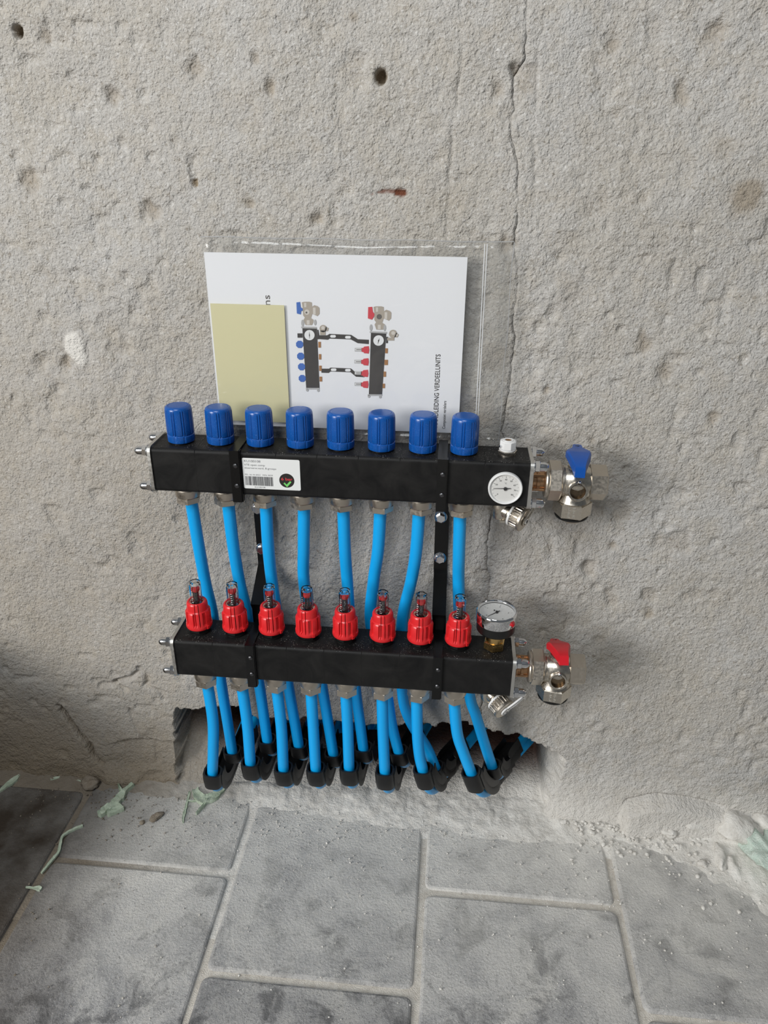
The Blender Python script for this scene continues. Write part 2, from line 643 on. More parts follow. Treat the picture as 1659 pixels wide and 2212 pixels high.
PITS = [(-.316, 1.096, .0055, .016, 1), (.079, 1.053, .0065, .016, 1), (-.286, 1.090, .008, .004, 0), (-.125, 1.062, .010, .005, 0), (-.039, 1.042, .007, .005, 0),
        (-.054, 1.070, .006, .003, 0), (-.220, 1.036, .009, .005, 0), (-.191, .918, .011, .006, 0), (-.330, .735, .011, .006, 0), (.203, 1.040, .009, .005, 0),
        (.218, 1.060, .006, .007, 0), (.316, 1.082, .009, .004, 0), (.392, 1.040, .010, .004, 0), (.414, 1.093, .012, .005, 0), (.425, .748, .012, .004, 0),
        (.006, .910, .008, .006, 0), (-.072, .927, .007, .004, 0), (.286, .717, .004, .004, 0), (.393, .780, .012, .004, 0), (-.334, .948, .012, .005, 0),
        (-.135, .948, .004, .005, 1), (.225, .885, .010, .007, 0), (.350, .655, .006, .003, 0), (.395, .505, .006, .004, 0), (.46, .40, .007, .003, 0),
        (-.36, .39, .006, .003, 0), (-.28, .33, .010, .004, 0), (-.33, .60, .009, .003, 0), (.54, .86, .010, .004, 0), (.49, .69, .008, .003, 0)]


def build_wall():
    step = 0.0022
    xs = np.arange(-0.78, 0.98, step)
    zs = np.arange(-0.03, 1.30, step)
    nx, nz = len(xs), len(zs)
    X, Z = np.meshgrid(xs, zs)
    # follow the cracks with grid columns
    grooves = np.zeros_like(X)

    def crack(path, depth, half, spread):
        pz = np.array([p[1] for p in path])[::-1]
        px = np.array([p[0] for p in path])[::-1]
        cx = np.interp(zs, pz, px)
        wob = vnoise(np.zeros_like(zs), zs, 90, 5) * 0.0017 + vnoise(np.zeros_like(zs), zs, 230, 6) * 0.0011
        cx = cx + wob
        jc = int(np.argmin(abs(xs - np.mean(px))))
        j = np.arange(nx)
        w = np.clip(1 - abs(j - jc) / spread, 0, 1)
        sh = (cx - xs[jc])[:, None] * w[None, :]
        act = depth(zs)
        X[:] = X + sh * np.where(act > 0, 1.0, 1.0)[:, None]
        wd = half * (0.6 + 0.7 * (vnoise(zs, zs * 0, 60, 9) * .5 + .5))
        on = act > 1e-5
        X[on, jc - 1] = cx[on] - wd[on]
        X[on, jc + 1] = cx[on] + wd[on]
        X[on, jc] = cx[on]
        grooves[:, jc] += act

    def amp1(z):
        a = 0.006 * (0.55 + 0.45 * vnoise(z, z * 0, 35, 21))
        a = a * np.where((z > .40) | ((z < .235)), 1, 0.0)
        return np.clip(a, 0, 1)

    crack(CRACK, amp1, 0.0008, 42)

    def amp2(z):
        return np.where((z > .89) & (z < 1.11), 0.0022, 0.0)
    Xs = X.copy()
    # relief
    y = np.zeros_like(X)
    y += 0.0050 * vnoise(X, Z, 4.0, 1) + 0.0030 * vnoise(X, Z, 11.0, 2)
    rough = 0.55 + 0.45 * sstep(-.2, .5, vnoise(X, Z, 3.0, 31))
    y += rough * (0.0017 * vnoise(X, Z, 34.0, 3) + 0.0008 * vnoise(X * 1.2, Z, 85.0, 4) + 0.0006 * vnoise(X, Z, 160.0, 8))
    # scooped flakes and dents
    flake = vnoise(X * 1.3 + .3 * Z, Z * .8, 30.0, 14) + .35 * vnoise(X, Z, 75.0, 16)
    zone = sstep(-.25, .45, vnoise(X, Z, 4.5, 15))
    y += 0.0034 * sstep(.35, .95, flake) * zone
    y += 0.0030 * sstep(.50, .9, vnoise(X, Z, 62.0, 18)) * sstep(-.5, .3, vnoise(X, Z, 6.0, 38))
    brown = 0.20 * sstep(.55, .95, flake) * zone
    white = np.zeros_like(X)
    brick_shade = np.zeros_like(X)
    for px, pz, pr, dep, sharp in PITS:
        d = np.hypot(X - px, (Z - pz) * .8) + (0 if sharp else 0.35 * pr * vnoise(X, Z, 130.0, 17))
        k = 1 - (sstep(pr * .75, pr * 1.1, d) if sharp else sstep(pr * .1, pr * 1.25, d))
        y += dep * k
        brown = np.maximum(brown, (0.85 if sharp else 0.40) * k)
    y += amp_groove(X, Z, CRACK2, 0.0028, 0.0022) + amp_groove(X, Z, CRACK3, 0.0024, 0.0022)
    y += grooves
    # filler patch and brick showing through
    d = np.hypot((X + .312), (Z - .752) * .62) + .004 * vnoise(X, Z, 70, 19)
    white = np.maximum(white, 1 - sstep(.010, .015, d))
    y -= 0.002 * (1 - sstep(.009, .016, d))
    d = np.hypot((X - .100) * .75, (Z - .940) * 1.5) + .003 * vnoise(X, Z, 120, 20)
    brick_shade = np.maximum(brick_shade, 1 - sstep(.0035, .0055, d))
    d = line_d(X, Z, [(.068, .938), (.085, .9425), (.100, .941)]) + .0015 * vnoise(X, Z, 160, 22)
    brick_shade = np.maximum(brick_shade, .8 * (1 - sstep(.0006, .0016, d)))
    y += .003 * brick_shade
    for (px, pz, rr, s) in ((.478, .940, .020, .55), (.05, 1.105, .008, .5), (.435, .985, .018, .22), (.33, .37, .04, .22), (.29, .40, .03, .25), (.40, .34, .05, .15), (-.30, .45, .03, .25), (-.26, .41, .02, .25),
                            (.30, .845, .02, .2), (.21, .69, .025, .30), (.22, .75, .02, .25), (.30, .63, .04, .18), (-.37, .35, .05, .25)):
        d = np.hypot(X - px, Z - pz) + rr * .55 * vnoise(X, Z, 55, 23)
        brown = np.maximum(brown, s * (1 - sstep(rr * .25, rr * 1.15, d)))
    # earthy wall foot, browned further to paint in the corner's shade
    foot = (1 - sstep(.02, .34, Z + .28 * (X + .55) + .04 * vnoise(X, Z, 9, 24))) * (1 - sstep(-.30, -.10, X))
    brown = np.maximum(brown, .80 * foot)
    tan = sstep(-.15, .5, vnoise(X, Z, 2.2, 25)) * (1 - sstep(-.30, .0, X)) * (1 - sstep(.55, .95, Z))
    brown = np.maximum(brown, .22 * tan)
    dusty = (1 - sstep(.015, .11, Z + .025 * vnoise(X, Z, 12, 43))) * sstep(-.27, -.18, X)
    white = np.maximum(white, .75 * dusty)
    # ledge where the plaster stops above the footing (beside the hole)
    led = np.interp(Xs, [-.60, -.47, -.40, -.337, -.262], [.045, .060, .075, .095, .098]) + .003 * vnoise(X, Z, 60, 26)
    side = (1 - sstep(-.268, -.262, X))
    y += .007 * (1 - sstep(led - .003, led + .001, Z)) * side * sstep(-.40, -.33, X)
    y -= .018 * (1 - sstep(.0, .045, Z)) * side * sstep(-.46, -.36, X) * (.6 + .4 * vnoise(X, Z, 30, 27))
    dd = line_d(X, Z, [(-.447, .156), (-.437, .125), (-.425, .098), (-.412, .078), (-.409, .055), (-.396, .040)]) + .0015 * vnoise(X, Z, 120, 28)
    g = 1 - sstep(.0020, .0062, dd)
    y += .024 * g
    brown = np.maximum(brown, g)
    dd = line_d(X, Z, [(-.330, .160), (-.326, .13), (-.318, .10), (-.30, .094)])
    y += .003 * (1 - sstep(.001, .004, dd))
    for pts in ([(-.30, .245), (-.29, .225), (-.295, .21), (-.27, .20), (-.268, .185)], [(-.345, .215), (-.32, .222), (-.305, .235)], [(-.37, .205), (-.345, .21), (-.33, .20)]):
        y += .006 * (1 - sstep(.001, .006, line_d(X, Z, pts) + .002 * vnoise(X, Z, 140, 29)))
    # lifted plaster lip at the other end
    top = np.interp(Xs, [.46, .478, .515, .555, .60, .66, .70, .98], [.0, .047, .062, .064, .056, .040, .032, .03])
    lip = (1 - sstep(top - .012, top + .0005, Z)) * sstep(.468, .482, X)
    y -= .020 * lip
    y += .006 * (1 - sstep(.0008, .0035, np.abs(Z - top - .002))) * sstep(.472, .485, X) * (1 - sstep(.60, .64, X))
    white = np.maximum(white, .35 * lip)
    # the wall foot bulges out a little in dried mortar
    y -= (.016 + .006 * vnoise(X, Z, 16, 30)) * (1 - sstep(.0, .05 + .015 * vnoise(X, Z * 0, 9, 33), Z)) * sstep(-.28, -.20, X)
    # hole for the pipes
    jag = .0035 * vnoise(X, Z, 110, 34) + .003 * vnoise(X, Z, 45, 35)
    sd = poly_sd(Xs, Z, HOLE) + jag
    full = np.where(Z < .030, np.clip(Z, -.03, 1) * 2.2, .066 + sstep(.030, .050, Z) * .60)
    leftramp = sstep(-.19, -.215, X)
    rampl = np.where(Z < .105, Z * .95, .10 + sstep(.105, .125, Z) * .45)
    depth = full * (1 - leftramp) + rampl * leftramp
    right = np.clip(sd, 0, 1) * 1.5 + .004
    depth = np.where(X > .33, np.minimum(depth, right + np.clip(.352 - X, 0, 1) * 14), depth)
    inside = sstep(0.0, .0035, sd)
    y = y * (1 - inside) + (depth + .003 * vnoise(X, Z, 50, 36) + .0015 * vnoise(X, Z, 150, 37)) * inside
    brown = np.maximum(brown * (1 - inside), inside * (np.where(X < -.19, .45, .12) + .5 * sstep(.08, .20, depth)))  # browner with depth, part of the hole's painted shade
    grey = inside
    white = white * (1 - inside) + inside * .8 * (1 - sstep(.03, .07, depth)) * sstep(-.22, -.18, X)
    brick_shade = np.maximum(brick_shade * (1 - inside), .85 * inside * sstep(.05, .12, depth))  # deep part tinted dark, putting the hole's shade into the colour
    V = np.stack([X, y, Z], -1)
    C = np.stack([white, np.clip(brown, 0, 1), brick_shade], -1)
    me = grid_mesh('wall_back', V, nx, nz, 'plaster', C)
    w = link('wall_back', me)
    tag(w, 'rough grey cement plaster wall with cracks and drill holes', None, None, 'structure')
    # the same wall beyond the part the photo shows
    mb = MB()
    mb.box((-2.2, 0.0, -.03), (-.779, .03, 2.6))
    mb.box((.979, 0.0, -.03), (2.4, .03, 2.6))
    mb.box((-.779, 0.0, 1.298), (.979, .03, 2.6))
    mb.build('plaster_field', 'plaster', w, smooth=0)
    return w


def amp_groove(X, Z, path, depth, half):
    d = line_d(X + .0015 * vnoise(X * 0, Z, 80, 41), Z, path)
    return depth * (1 - sstep(half * .2, half, d)) * (0.4 + 0.6 * sstep(-.4, .3, vnoise(X * 0, Z, 25, 42)))


wall = build_wall()

# low block added just outside the picture to shade the corner
mb = MB()
mb.box((-1.05, -.44, -.02), (-.605, .0, .34))
blocker = mb.build('shade_blocker', 'blocker_brown', None, 0)
tag(blocker, 'added low brown block out of view, shading the corner', None, None, 'structure')

# ------------------------------------------------------------------ floor: pavers in running bond
TW, TX = 0.2863, -0.1259
mb = MB()
mb.add([(-2.2, -3.0, -.0048), (2.4, -3.0, -.0048), (2.4, .30, -.0048), (-2.2, .30, -.0048)], [(0, 1, 2, 3)])
floor = mb.build('floor', 'joint_sand', None, 0)
tag(floor, 'grey concrete pavers laid in half bond with sandy joints', None, None, 'structure')


def paver_mesh():
    gap, ch = .0085, .0045
    w = TW - gap
    mb = MB()
    o1 = rrect(w, w, .010, 4)
    o2 = rrect(w - 2 * ch * .45, w - 2 * ch * .45, .0095, 4)
    o3 = rrect(w - 2 * ch, w - 2 * ch, .009, 4)
    n = len(o1)
    vs = [(x, y, -.04) for x, y in o1] + [(x, y, -.0042) for x, y in o1] + [(x, y, -.0012) for x, y in o2] + [(x, y, 0) for x, y in o3]
    fs = [(k * n + i, k * n + (i + 1) % n, (k + 1) * n + (i + 1) % n, (k + 1) * n + i) for k in range(3) for i in range(n)]
    fs.append(tuple(3 * n + i for i in range(n)))
    mb.add(vs, fs)
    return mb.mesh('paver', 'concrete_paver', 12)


pm = paver_mesh()
for c in range(-4, 5):
    x = TX + (c + .5) * TW
    y0 = -.3084 if c % 2 == 0 else -.1587
    for r in range(-7, 2):
        y = y0 + (r + .5) * TW
        if y > .30 or y < -1.6:
            continue
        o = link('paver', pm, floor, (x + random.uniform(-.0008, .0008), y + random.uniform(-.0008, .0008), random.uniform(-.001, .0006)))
        o.rotation_euler = (R(random.uniform(-.25, .25)), R(random.uniform(-.25, .25)), R(random.uniform(-.15, .15)))


# mortar dust and rubble banked against the wall
def build_bank():
    step = .0028
    xs = np.arange(-.62, .95, step)
    ys = np.arange(-.26, .06, step)
    X, Y = np.meshgrid(xs, ys)
    wid = np.interp(X, [-.62, -.40, -.20, -.05, .15, .35, .50, .58, .65, .72, .95], [.022, .028, .026, .040, .048, .050, .055, .080, .13, .19, .22])
    hgt = np.interp(X, [-.62, -.40, -.20, -.05, .15, .35, .50, .60, .70, .95], [.004, .005, .006, .007, .009, .009, .010, .015, .020, .022])
    e = (-Y) / wid + .22 * vnoise(X, Y, 15, 51) + .07 * vnoise(X, Y, 45, 52)
    h = hgt * np.clip(1 - e, -.6, 1.2)
    h += (.0011 * vnoise(X, Y, 70, 53) + .0009 * vnoise(X, Y, 160, 54)) * sstep(-.3, .4, 1 - e)
    lump = sstep(.35, .8, vnoise(X, Y, 55, 55)) * sstep(.2, .5, 1 - e)
    h += .006 * lump * sstep(.3, .6, X) + .0012 * lump
    V = np.stack([X, Y, np.maximum(h, -.009) - .0008], -1)
    me = grid_mesh('mortar_dust', V, len(xs), len(ys), 'plaster_rubble')
    o = link('mortar_dust', me)
    tag(o, 'pale mortar dust and fine rubble banked along the wall foot', 'rubble', None, 'stuff')


build_bank()


def lump(seed, r, squash=.7, sub=2, rough=.35):
    bm = bmesh.new()
    bmesh.ops.create_icosphere(bm, subdivisions=sub, radius=1.0)
    off = Vector((seed * 3.7, seed * 1.3, seed * 2.1))
    for v in bm.verts:
        n = mnoise.noise(v.co * 1.1 + off) * rough * 1.2 + mnoise.noise(v.co * 2.7 + off) * rough * .6
        v.co *= r * (1 + n)
        v.co.z *= squash
    zmin = min(v.co.z for v in bm.verts)
    for v in bm.verts:
        v.co.z -= zmin + r * .08
    me_v = [tuple(v.co) for v in bm.verts]
    me_f = [tuple(x.index for x in f.verts) for f in bm.faces]
    bm.free()
    return me_v, me_f


def build_crumbs():
    mb = MB()
    kinds = [lump(k, 1.0, .7, 1, .4) for k in range(6)]
    for i in range(1500):
        x = random.uniform(-.5, .74)
        far = abs(random.gauss(0, 1))
        spread = .05 + .07 * max(0, min(1, (x + .2) / .8))
        y = -.02 - far * spread
        if random.random() < .30:
            y = random.uniform(-.40, -.02)
        if y < -.42:
            continue
        r = random.choice((.0004, .0005, .0006, .0008, .0011)) * (1 + .8 * random.random())
        if x > .38 and y > -.12 and random.random() < .35:
            r *= 2.0
        V, F = random.choice(kinds)
        a = random.uniform(0, 6.28)
        ca, sa = math.cos(a) * r, math.sin(a) * r
        zb = .012 if y > -.03 and x > 0 else 0
        mb.add([(x + p[0] * ca - p[1] * sa, y + p[0] * sa + p[1] * ca, zb + p[2] * r) for p in V], F)
    for i in range(260):                       # coarser rubble in the far corner
        x = random.uniform(.40, .74)
        y = -.01 - abs(random.gauss(0, 1)) * (.02 + .20 * max(0, x - .42))
        r = random.uniform(.0012, .0042)
        V, F = random.choice(kinds)
        a = random.uniform(0, 6.28)
        ca, sa = math.cos(a) * r, math.sin(a) * r
        zb = .008 * max(0, 1 + y / (.05 + .5 * max(0, x - .5)))
        mb.add([(x + p[0] * ca - p[1] * sa, y + p[0] * sa + p[1] * ca, zb + p[2] * r) for p in V], F)
    o = mb.build('plaster_crumbs', 'plaster_rubble', None, 60)
    tag(o, 'tiny pale mortar crumbs scattered over the pavers', 'crumbs', None, 'stuff')


build_crumbs()


def chunk(name, label, cat, loc, r, seed, material, squash=.7, scale=(1, 1, 1), rz=0.0, group=None, sub=3, rough=.45):
    V, F = lump(seed, r, squash, sub, rough)
    mb = MB().add(V, F)
    o = mb.build(name, material, None, 60, loc)
    o.scale = scale
    o.rotation_euler = (0, 0, rz)
    tag(o, label, cat, group)
    return o


chunk('plaster_chunk', 'large pale plaster chunk lying below the lifted plaster lip', 'rubble', (.590, -.010, .012), .020, 3, 'plaster_rubble', .6, (1.5, .9, 1), .2, 'plaster chunks')
chunk('plaster_chunk', 'biggest angular plaster chunk leaning beside the mint green lump', 'rubble', (.650, -.012, .010), .024, 5, 'plaster_rubble', .85, (1.1, 1.3, 1), .6, 'plaster chunks')
chunk('plaster_chunk', 'flat plaster flake at the picture edge above the mint green lump', 'rubble', (.694, .0, .018), .018, 9, 'plaster_rubble', .6, (1.3, .9, 1), -.3, 'plaster chunks')
chunk('plaster_chunk', 'long low plaster chunk in front of the biggest chunk', 'rubble', (.615, -.062, .0), .013, 12, 'plaster_rubble', .55, (.8, 1.6, 1), -.2, 'plaster chunks')
chunk('plaster_chunk', 'small round plaster lump between dust bank and paver corner', 'rubble', (.545, -.030, .008), .009, 14, 'plaster_rubble', .7, (1.1, 1, 1), 0, 'plaster chunks')
chunk('plaster_chunk', 'brownish plaster lump just behind the small round lump', 'rubble', (.560, -.016, .010), .010, 15, 'plaster_rubble', .7, (1, 1, 1), 1, 'plaster chunks')
chunk('pebble', 'white pebble lying alone near the last paver joint', 'pebble', (.384, -.018, .004), .0052, 21, 'plaster_rubble', .6, (1.3, 1, 1), .4, 'single pebbles', 2)
chunk('pebble', 'flat oval pebble at the edge of the dusty paver', 'pebble', (.500, -.030, .002), .0056, 22, 'plaster_rubble', .55, (1.5, .9, 1), -.1, 'single pebbles', 2)
chunk('pebble', 'rounded pebble with dark shadow on the clean paver corner', 'pebble', (.556, -.048, 0), .0055, 23, 'plaster_rubble', .8, (1, 1, 1), 0, 'single pebbles', 2)
chunk('pebble', 'single pale pebble among crumbs right of the rounded one', 'pebble', (.585, -.075, 0), .0065, 24, 'plaster_rubble', .8, (1, 1.1, 1), 0, 'single pebbles', 2)
chunk('mint_plaster_lump', 'pale mint green broken plaster lump at the picture edge', 'rubble', (.690, -.075, -.002), .036, 33, 'mint_plaster', .6, (.85, 1.35, 1), .25, None, 4, .75)
chunk('brown_clod', 'round brown clod against the wall foot in the dark corner', 'clod', (-.412, -.018, -.001), .013, 41, 'brown_clod', .7, (1.2, .8, 1), 0, 'brown clods')
chunk('brown_clod', 'flat brown flake lying on the shaded paver', 'clod', (-.276, -.070, -.001), .0085, 42, 'brown_clod', .5, (.8, 1.3, 1), -.6, 'brown clods')
chunk('brown_clod', 'tiny reddish clod beside the flat brown flake', 'clod', (-.296, -.083, -.001), .0040, 43, 'brown_clod', .7, (1, 1, 1), 0, 'brown clods', 2)


def strip(name, label, pts, widths, material='mint_paper', lift=.004, group='mint paper scraps', extra=()):
    """crumpled, narrow torn scrap that follows a line on the ground"""
    path = catmull([(x, y, 0) for x, y in pts], 6)
    n = len(path)
    wi = np.interp(np.linspace(0, 1, n), np.linspace(0, 1, len(widths)), widths)
    m = 5
    vs = []
    for layer in (1, 0):
        for i, p in enumerate(path):
            t = (path[min(i + 1, n - 1)] - path[max(i - 1, 0)]).normalized()
            s = Vector((-t.y, t.x, 0))
            for k in range(m):
                f = (k / (m - 1) - .5)
                jit = mnoise.noise(Vector((p.x * 160, p.y * 160, k))) * .45
                q = p + s * wi[i] * (f + .5 * jit * abs(f) * 2)
                z = lift * (.35 + .6 * abs(mnoise.noise(Vector((q.x * 130, q.y * 130, 3)))) + .5 * abs(f)) if layer else -.0006
                if layer == 0:
                    z = max(0.0002, 0)
                vs.append((q.x, q.y, z + (.0012 if layer else 0)))
    fs = []
    N = n * m
    for i in range(n - 1):
        for k in range(m - 1):
            a = i * m + k
            fs.append((a, a + 1, a + m + 1, a + m))
            fs.append((N + a, N + a + m, N + a + m + 1, N + a + 1))
    for i in range(n - 1):
        a, b = i * m, (i + 1) * m
        fs.append((a, b, N + b, N + a))
        a, b = i * m + m - 1, (i + 1) * m + m - 1
        fs.append((b, a, N + a, N + b))
    for k in range(m - 1):
        fs.append((k + 1, k, N + k, N + k + 1))
        a = (n - 1) * m + k
        fs.append((a, a + 1, N + a + 1, N + a))
    mb = MB().add(vs, fs)
    o = mb.build(name, material, None, 60)
    tag(o, label, 'scrap', group)
    for pp, ww in extra:
        e = strip(name + '_tmp', '', pp, ww, material, lift, None)
        for k_ in ('label', 'category', 'group'):
            if k_ in e:
                del e[k_]
        e.name = 'torn_end'
        e.parent = o
    return o


strip('paper_scrap', 'pale green torn scrap at the far dark edge of the floor', [(-.545, -.006), (-.551, -.022), (-.560, -.045)], [.004, .012, .009, .004])
strip('paper_thread', 'thin pale green thread lying along the wall foot', [(-.487, -.010), (-.472, -.004), (-.455, -.007), (-.438, -.008), (-.420, -.013), (-.402, -.016)], [.006, .0025, .002, .002, .003], lift=.003)
strip('paper_scrap', 'largest crumpled pale green scrap with forked ends on shaded paver', [(-.341, -.008), (-.347, -.022), (-.351, -.038), (-.353, -.052), (-.350, -.064), (-.346, -.070)], [.006, .008, .015, .013, .030, .026], lift=.010,
      extra=(([(-.367, -.006), (-.362, -.016), (-.353, -.028)], [.002, .003, .006]), ([(-.356, -.056), (-.364, -.066), (-.369, -.078)], [.010, .012, .008])))
strip('paper_thread', 'bent grey green thread lying across the paver joint', [(-.388, -.098), (-.402, -.109), (-.410, -.120), (-.407, -.135), (-.403, -.150), (-.406, -.168), (-.410, -.188)], [.004, .005, .0035, .004, .004, .004, .003], lift=.003)
strip('paper_thread', 'short pale thread with a knotted end beside the joint', [(-.421, -.213), (-.410, -.213), (-.402, -.213), (-.397, -.214)], [.0015, .0015, .007, .006], lift=.003)
strip('paper_thread', 'upright pale green strand with curled tip near first pipe clip', [(-.240, -.012), (-.238, -.030), (-.235, -.048), (-.233, -.066), (-.230, -.076)], [.003, .003, .004, .004, .002], lift=.003,
      extra=(([(-.236, -.032), (-.226, -.031), (-.219, -.026), (-.218, -.019), (-.224, -.016)], [.002, .002, .0025, .002]),))
strip('paper_scrap', 'pale green frayed scrap caught under the first black pipe clip', [(-.232, -.008), (-.222, -.022), (-.210, -.028), (-.198, -.022), (-.188, -.008), (-.183, .004)], [.010, .014, .018, .016, .012, .006], lift=.008,
      extra=(([(-.206, -.026), (-.206, -.036), (-.210, -.048), (-.214, -.058)], [.004, .004, .003, .002]),))

# ------------------------------------------------------------------ manifolds
S = 0.0575
ORD = ['first', 'second', 'third', 'fourth', 'fifth', 'sixth', 'seventh', 'eighth']
UX, UYF, UZT, UXL, UXR = -.1624, -.0890, .6552, -.1935, .2663      # upper: first outlet x, front y, top z, ends
LX, LYF, LZT, LXL, LXR = -.1566, -.1185, .3926, -.1855, .2656
UY, LY = UYF + S / 2, LYF + S / 2
UZ, LZ = UZT - S / 2, LZT - S / 2


def body_segment(parent, x0, x1, yc, zc):
    mb = MB()
    prof = rrect(S, S, .0048, 4)
    pr2 = rrect(S - .0006, S - .0006, .0048, 4)
    n = len(prof)
    vs = []
    for x, p in ((x0, pr2), (x0 + .0005, prof), (x1 - .0005, prof), (x1, pr2)):
        vs += [(x, yc + a, zc + b) for a, b in p]
    fs = [(k * n + i, k * n + (i + 1) % n, (k + 1) * n + (i + 1) % n, (k + 1) * n + i) for k in range(3) for i in range(n)]
    fs += [tuple(reversed(range(n))), tuple(3 * n + i for i in range(n))]
    mb.add(vs, fs)
    o = mb.build('body_segment', 'black_composite', parent)
    wn = o.modifiers.new('even_normals', 'WEIGHTED_NORMAL')
    wn.keep_sharp = True
    return o


def acorn_nut(parent, pos, dx, mesh_cache={}):
    if dx not in mesh_cache:
        mb = MB()
        ax = (dx, 0, 0)
        mb.lathe([(.0078, 0), (.0078, .0012)], (0, 0, 0), ax, 20)
        mb.prism(6, .0070, .0012, .0075, (0, 0, 0), ax)
        mb.lathe([(.0056, .0072), (.0056, .0120)] + [(.0056 * math.cos(R(a)), .0120 + .0062 * math.sin(R(a))) for a in (18, 36, 54, 72, 86)], (0, 0, 0), ax, 20)
        mesh_cache[dx] = mb.mesh('acorn_nut', 'zinc')
    return link('acorn_nut', mesh_cache[dx], parent, pos)


def end_plate(parent, x, dx, yc, zc):
    mb = MB()
    pl = rrect(S + .004, S + .004, .007, 4)
    mb.extrude([(x, yc + a, zc + b) for a, b in pl], (dx * .0042, 0, 0))
    pl = mb.build('end_plate', 'galvanised', parent)
    for sy in (-1, 1):
        for sz in (-1, 1):
            acorn_nut(parent, (x + dx * .0042, yc + sy * .0235, zc + sz * .0235), dx)
    return pl


def flute(k, a, r, h, n=9, depth=.0011, lo=.0105, hi=.039):
    if h < lo or h > hi:
        return r
    ph = (a * n / (2 * PI)) % 1.0
    d = min(abs(ph - .5), 1) * 2 * PI / n      # angle from groove
    dd = abs(d - R(5.2))
    g = max(0, 1 - (dd / R(3.0)) ** 2)
    return r - depth * g


def cap_mesh():
    mb = MB()
    prof = [(.0150, 0), (.0163, .0006), (.0167, .0018), (.0167, .0088), (.0162, .0092), (.0158, .0096), (.0158, .0101), (.0164, .0106),
            (.0167, .0112), (.0166, .0250), (.0164, .0380), (.0161, .0415), (.0154, .0437), (.0141, .0449), (.0125, .0453), (.0121, .0453),
            (.0118, .0449), (.0114, .0453), (.0060, .0456)]

    def mod(k, a, r, h):
        if h <= .0090:
            ph = (a * 9 / (2 * PI)) % 1.0
            return r - (.0004 if abs(ph - .5) < .10 and h > .001 else 0)
        return flute(k, a, r, h)
    mb.lathe(prof, n=216, mod=mod, phase=-PI / 2)
    return mb.mesh('valve_cap', 'cap_blue', 30)


def neck_mesh():
    return MB().lathe([(.0135, -.001), (.0135, .0022)], n=24).mesh('cap_neck', 'rubber_black')


def union_mesh(k):
    mb = MB()
    mb.lathe([(.0110, .004), (.0110, -.0045 * k), (.0150, -.0050 * k), (.0158, -.0062 * k), (.0158, -.0150 * k), (.0152, -.0162 * k)], n=32)
    mb.prism(6, .0157, -.0255 * k, -.0160 * k, phase=PI / 6, ch=.0014)
    mb.lathe([(.0092, -.0262 * k), (.0092, -.0250 * k)], n=24)
    return mb.mesh('compression_nut', 'nickel_matte', 32)


CAPM, NECKM, UNIONM, UNIONL = cap_mesh(), neck_mesh(), union_mesh(1.0), union_mesh(1.32)

upper = thing('heating_manifold', 'black manifold bar with eight blue caps and a white product label', 'manifold', (0, 0, 0), 'underfloor heating manifolds')
lower = thing('heating_manifold', 'black manifold bar with eight red flow meters below the blue capped one', 'manifold', (0, 0, 0), 'underfloor heating manifolds')


def bar(parent, xl, xr, x0, yc, zc):
    ed = [xl + .001] + [x0 + (k + .5) * .05 for k in range(8)] + [xr - .001]
    for a, b in zip(ed[:-1], ed[1:]):
        body_segment(parent, a, b, yc, zc)
    end_plate(parent, xl + .001, -1, yc, zc)
    end_plate(parent, xr - .001, 1, yc, zc)


bar(upper, UXL, UXR, UX, UY, UZ)
bar(lower, LXL, LXR, LX, LY, LZ)
for i in range(8):
    x = UX + i * .05
    c = link('valve_cap', CAPM, upper, (x, UY, UZT + .0015))
    c.rotation_euler = (0, 0, R(random.uniform(-20, 20)))
    link('cap_neck', NECKM, upper, (x, UY, UZT))
    link('compression_nut', UNIONM, upper, (x, UY, UZT - S)).rotation_euler = (0, 0, R(random.uniform(-15, 25)))
    link('compression_nut', UNIONL, lower, (LX + i * .05, LY, LZT - S)).rotation_euler = (0, 0, R(random.uniform(-15, 25)))


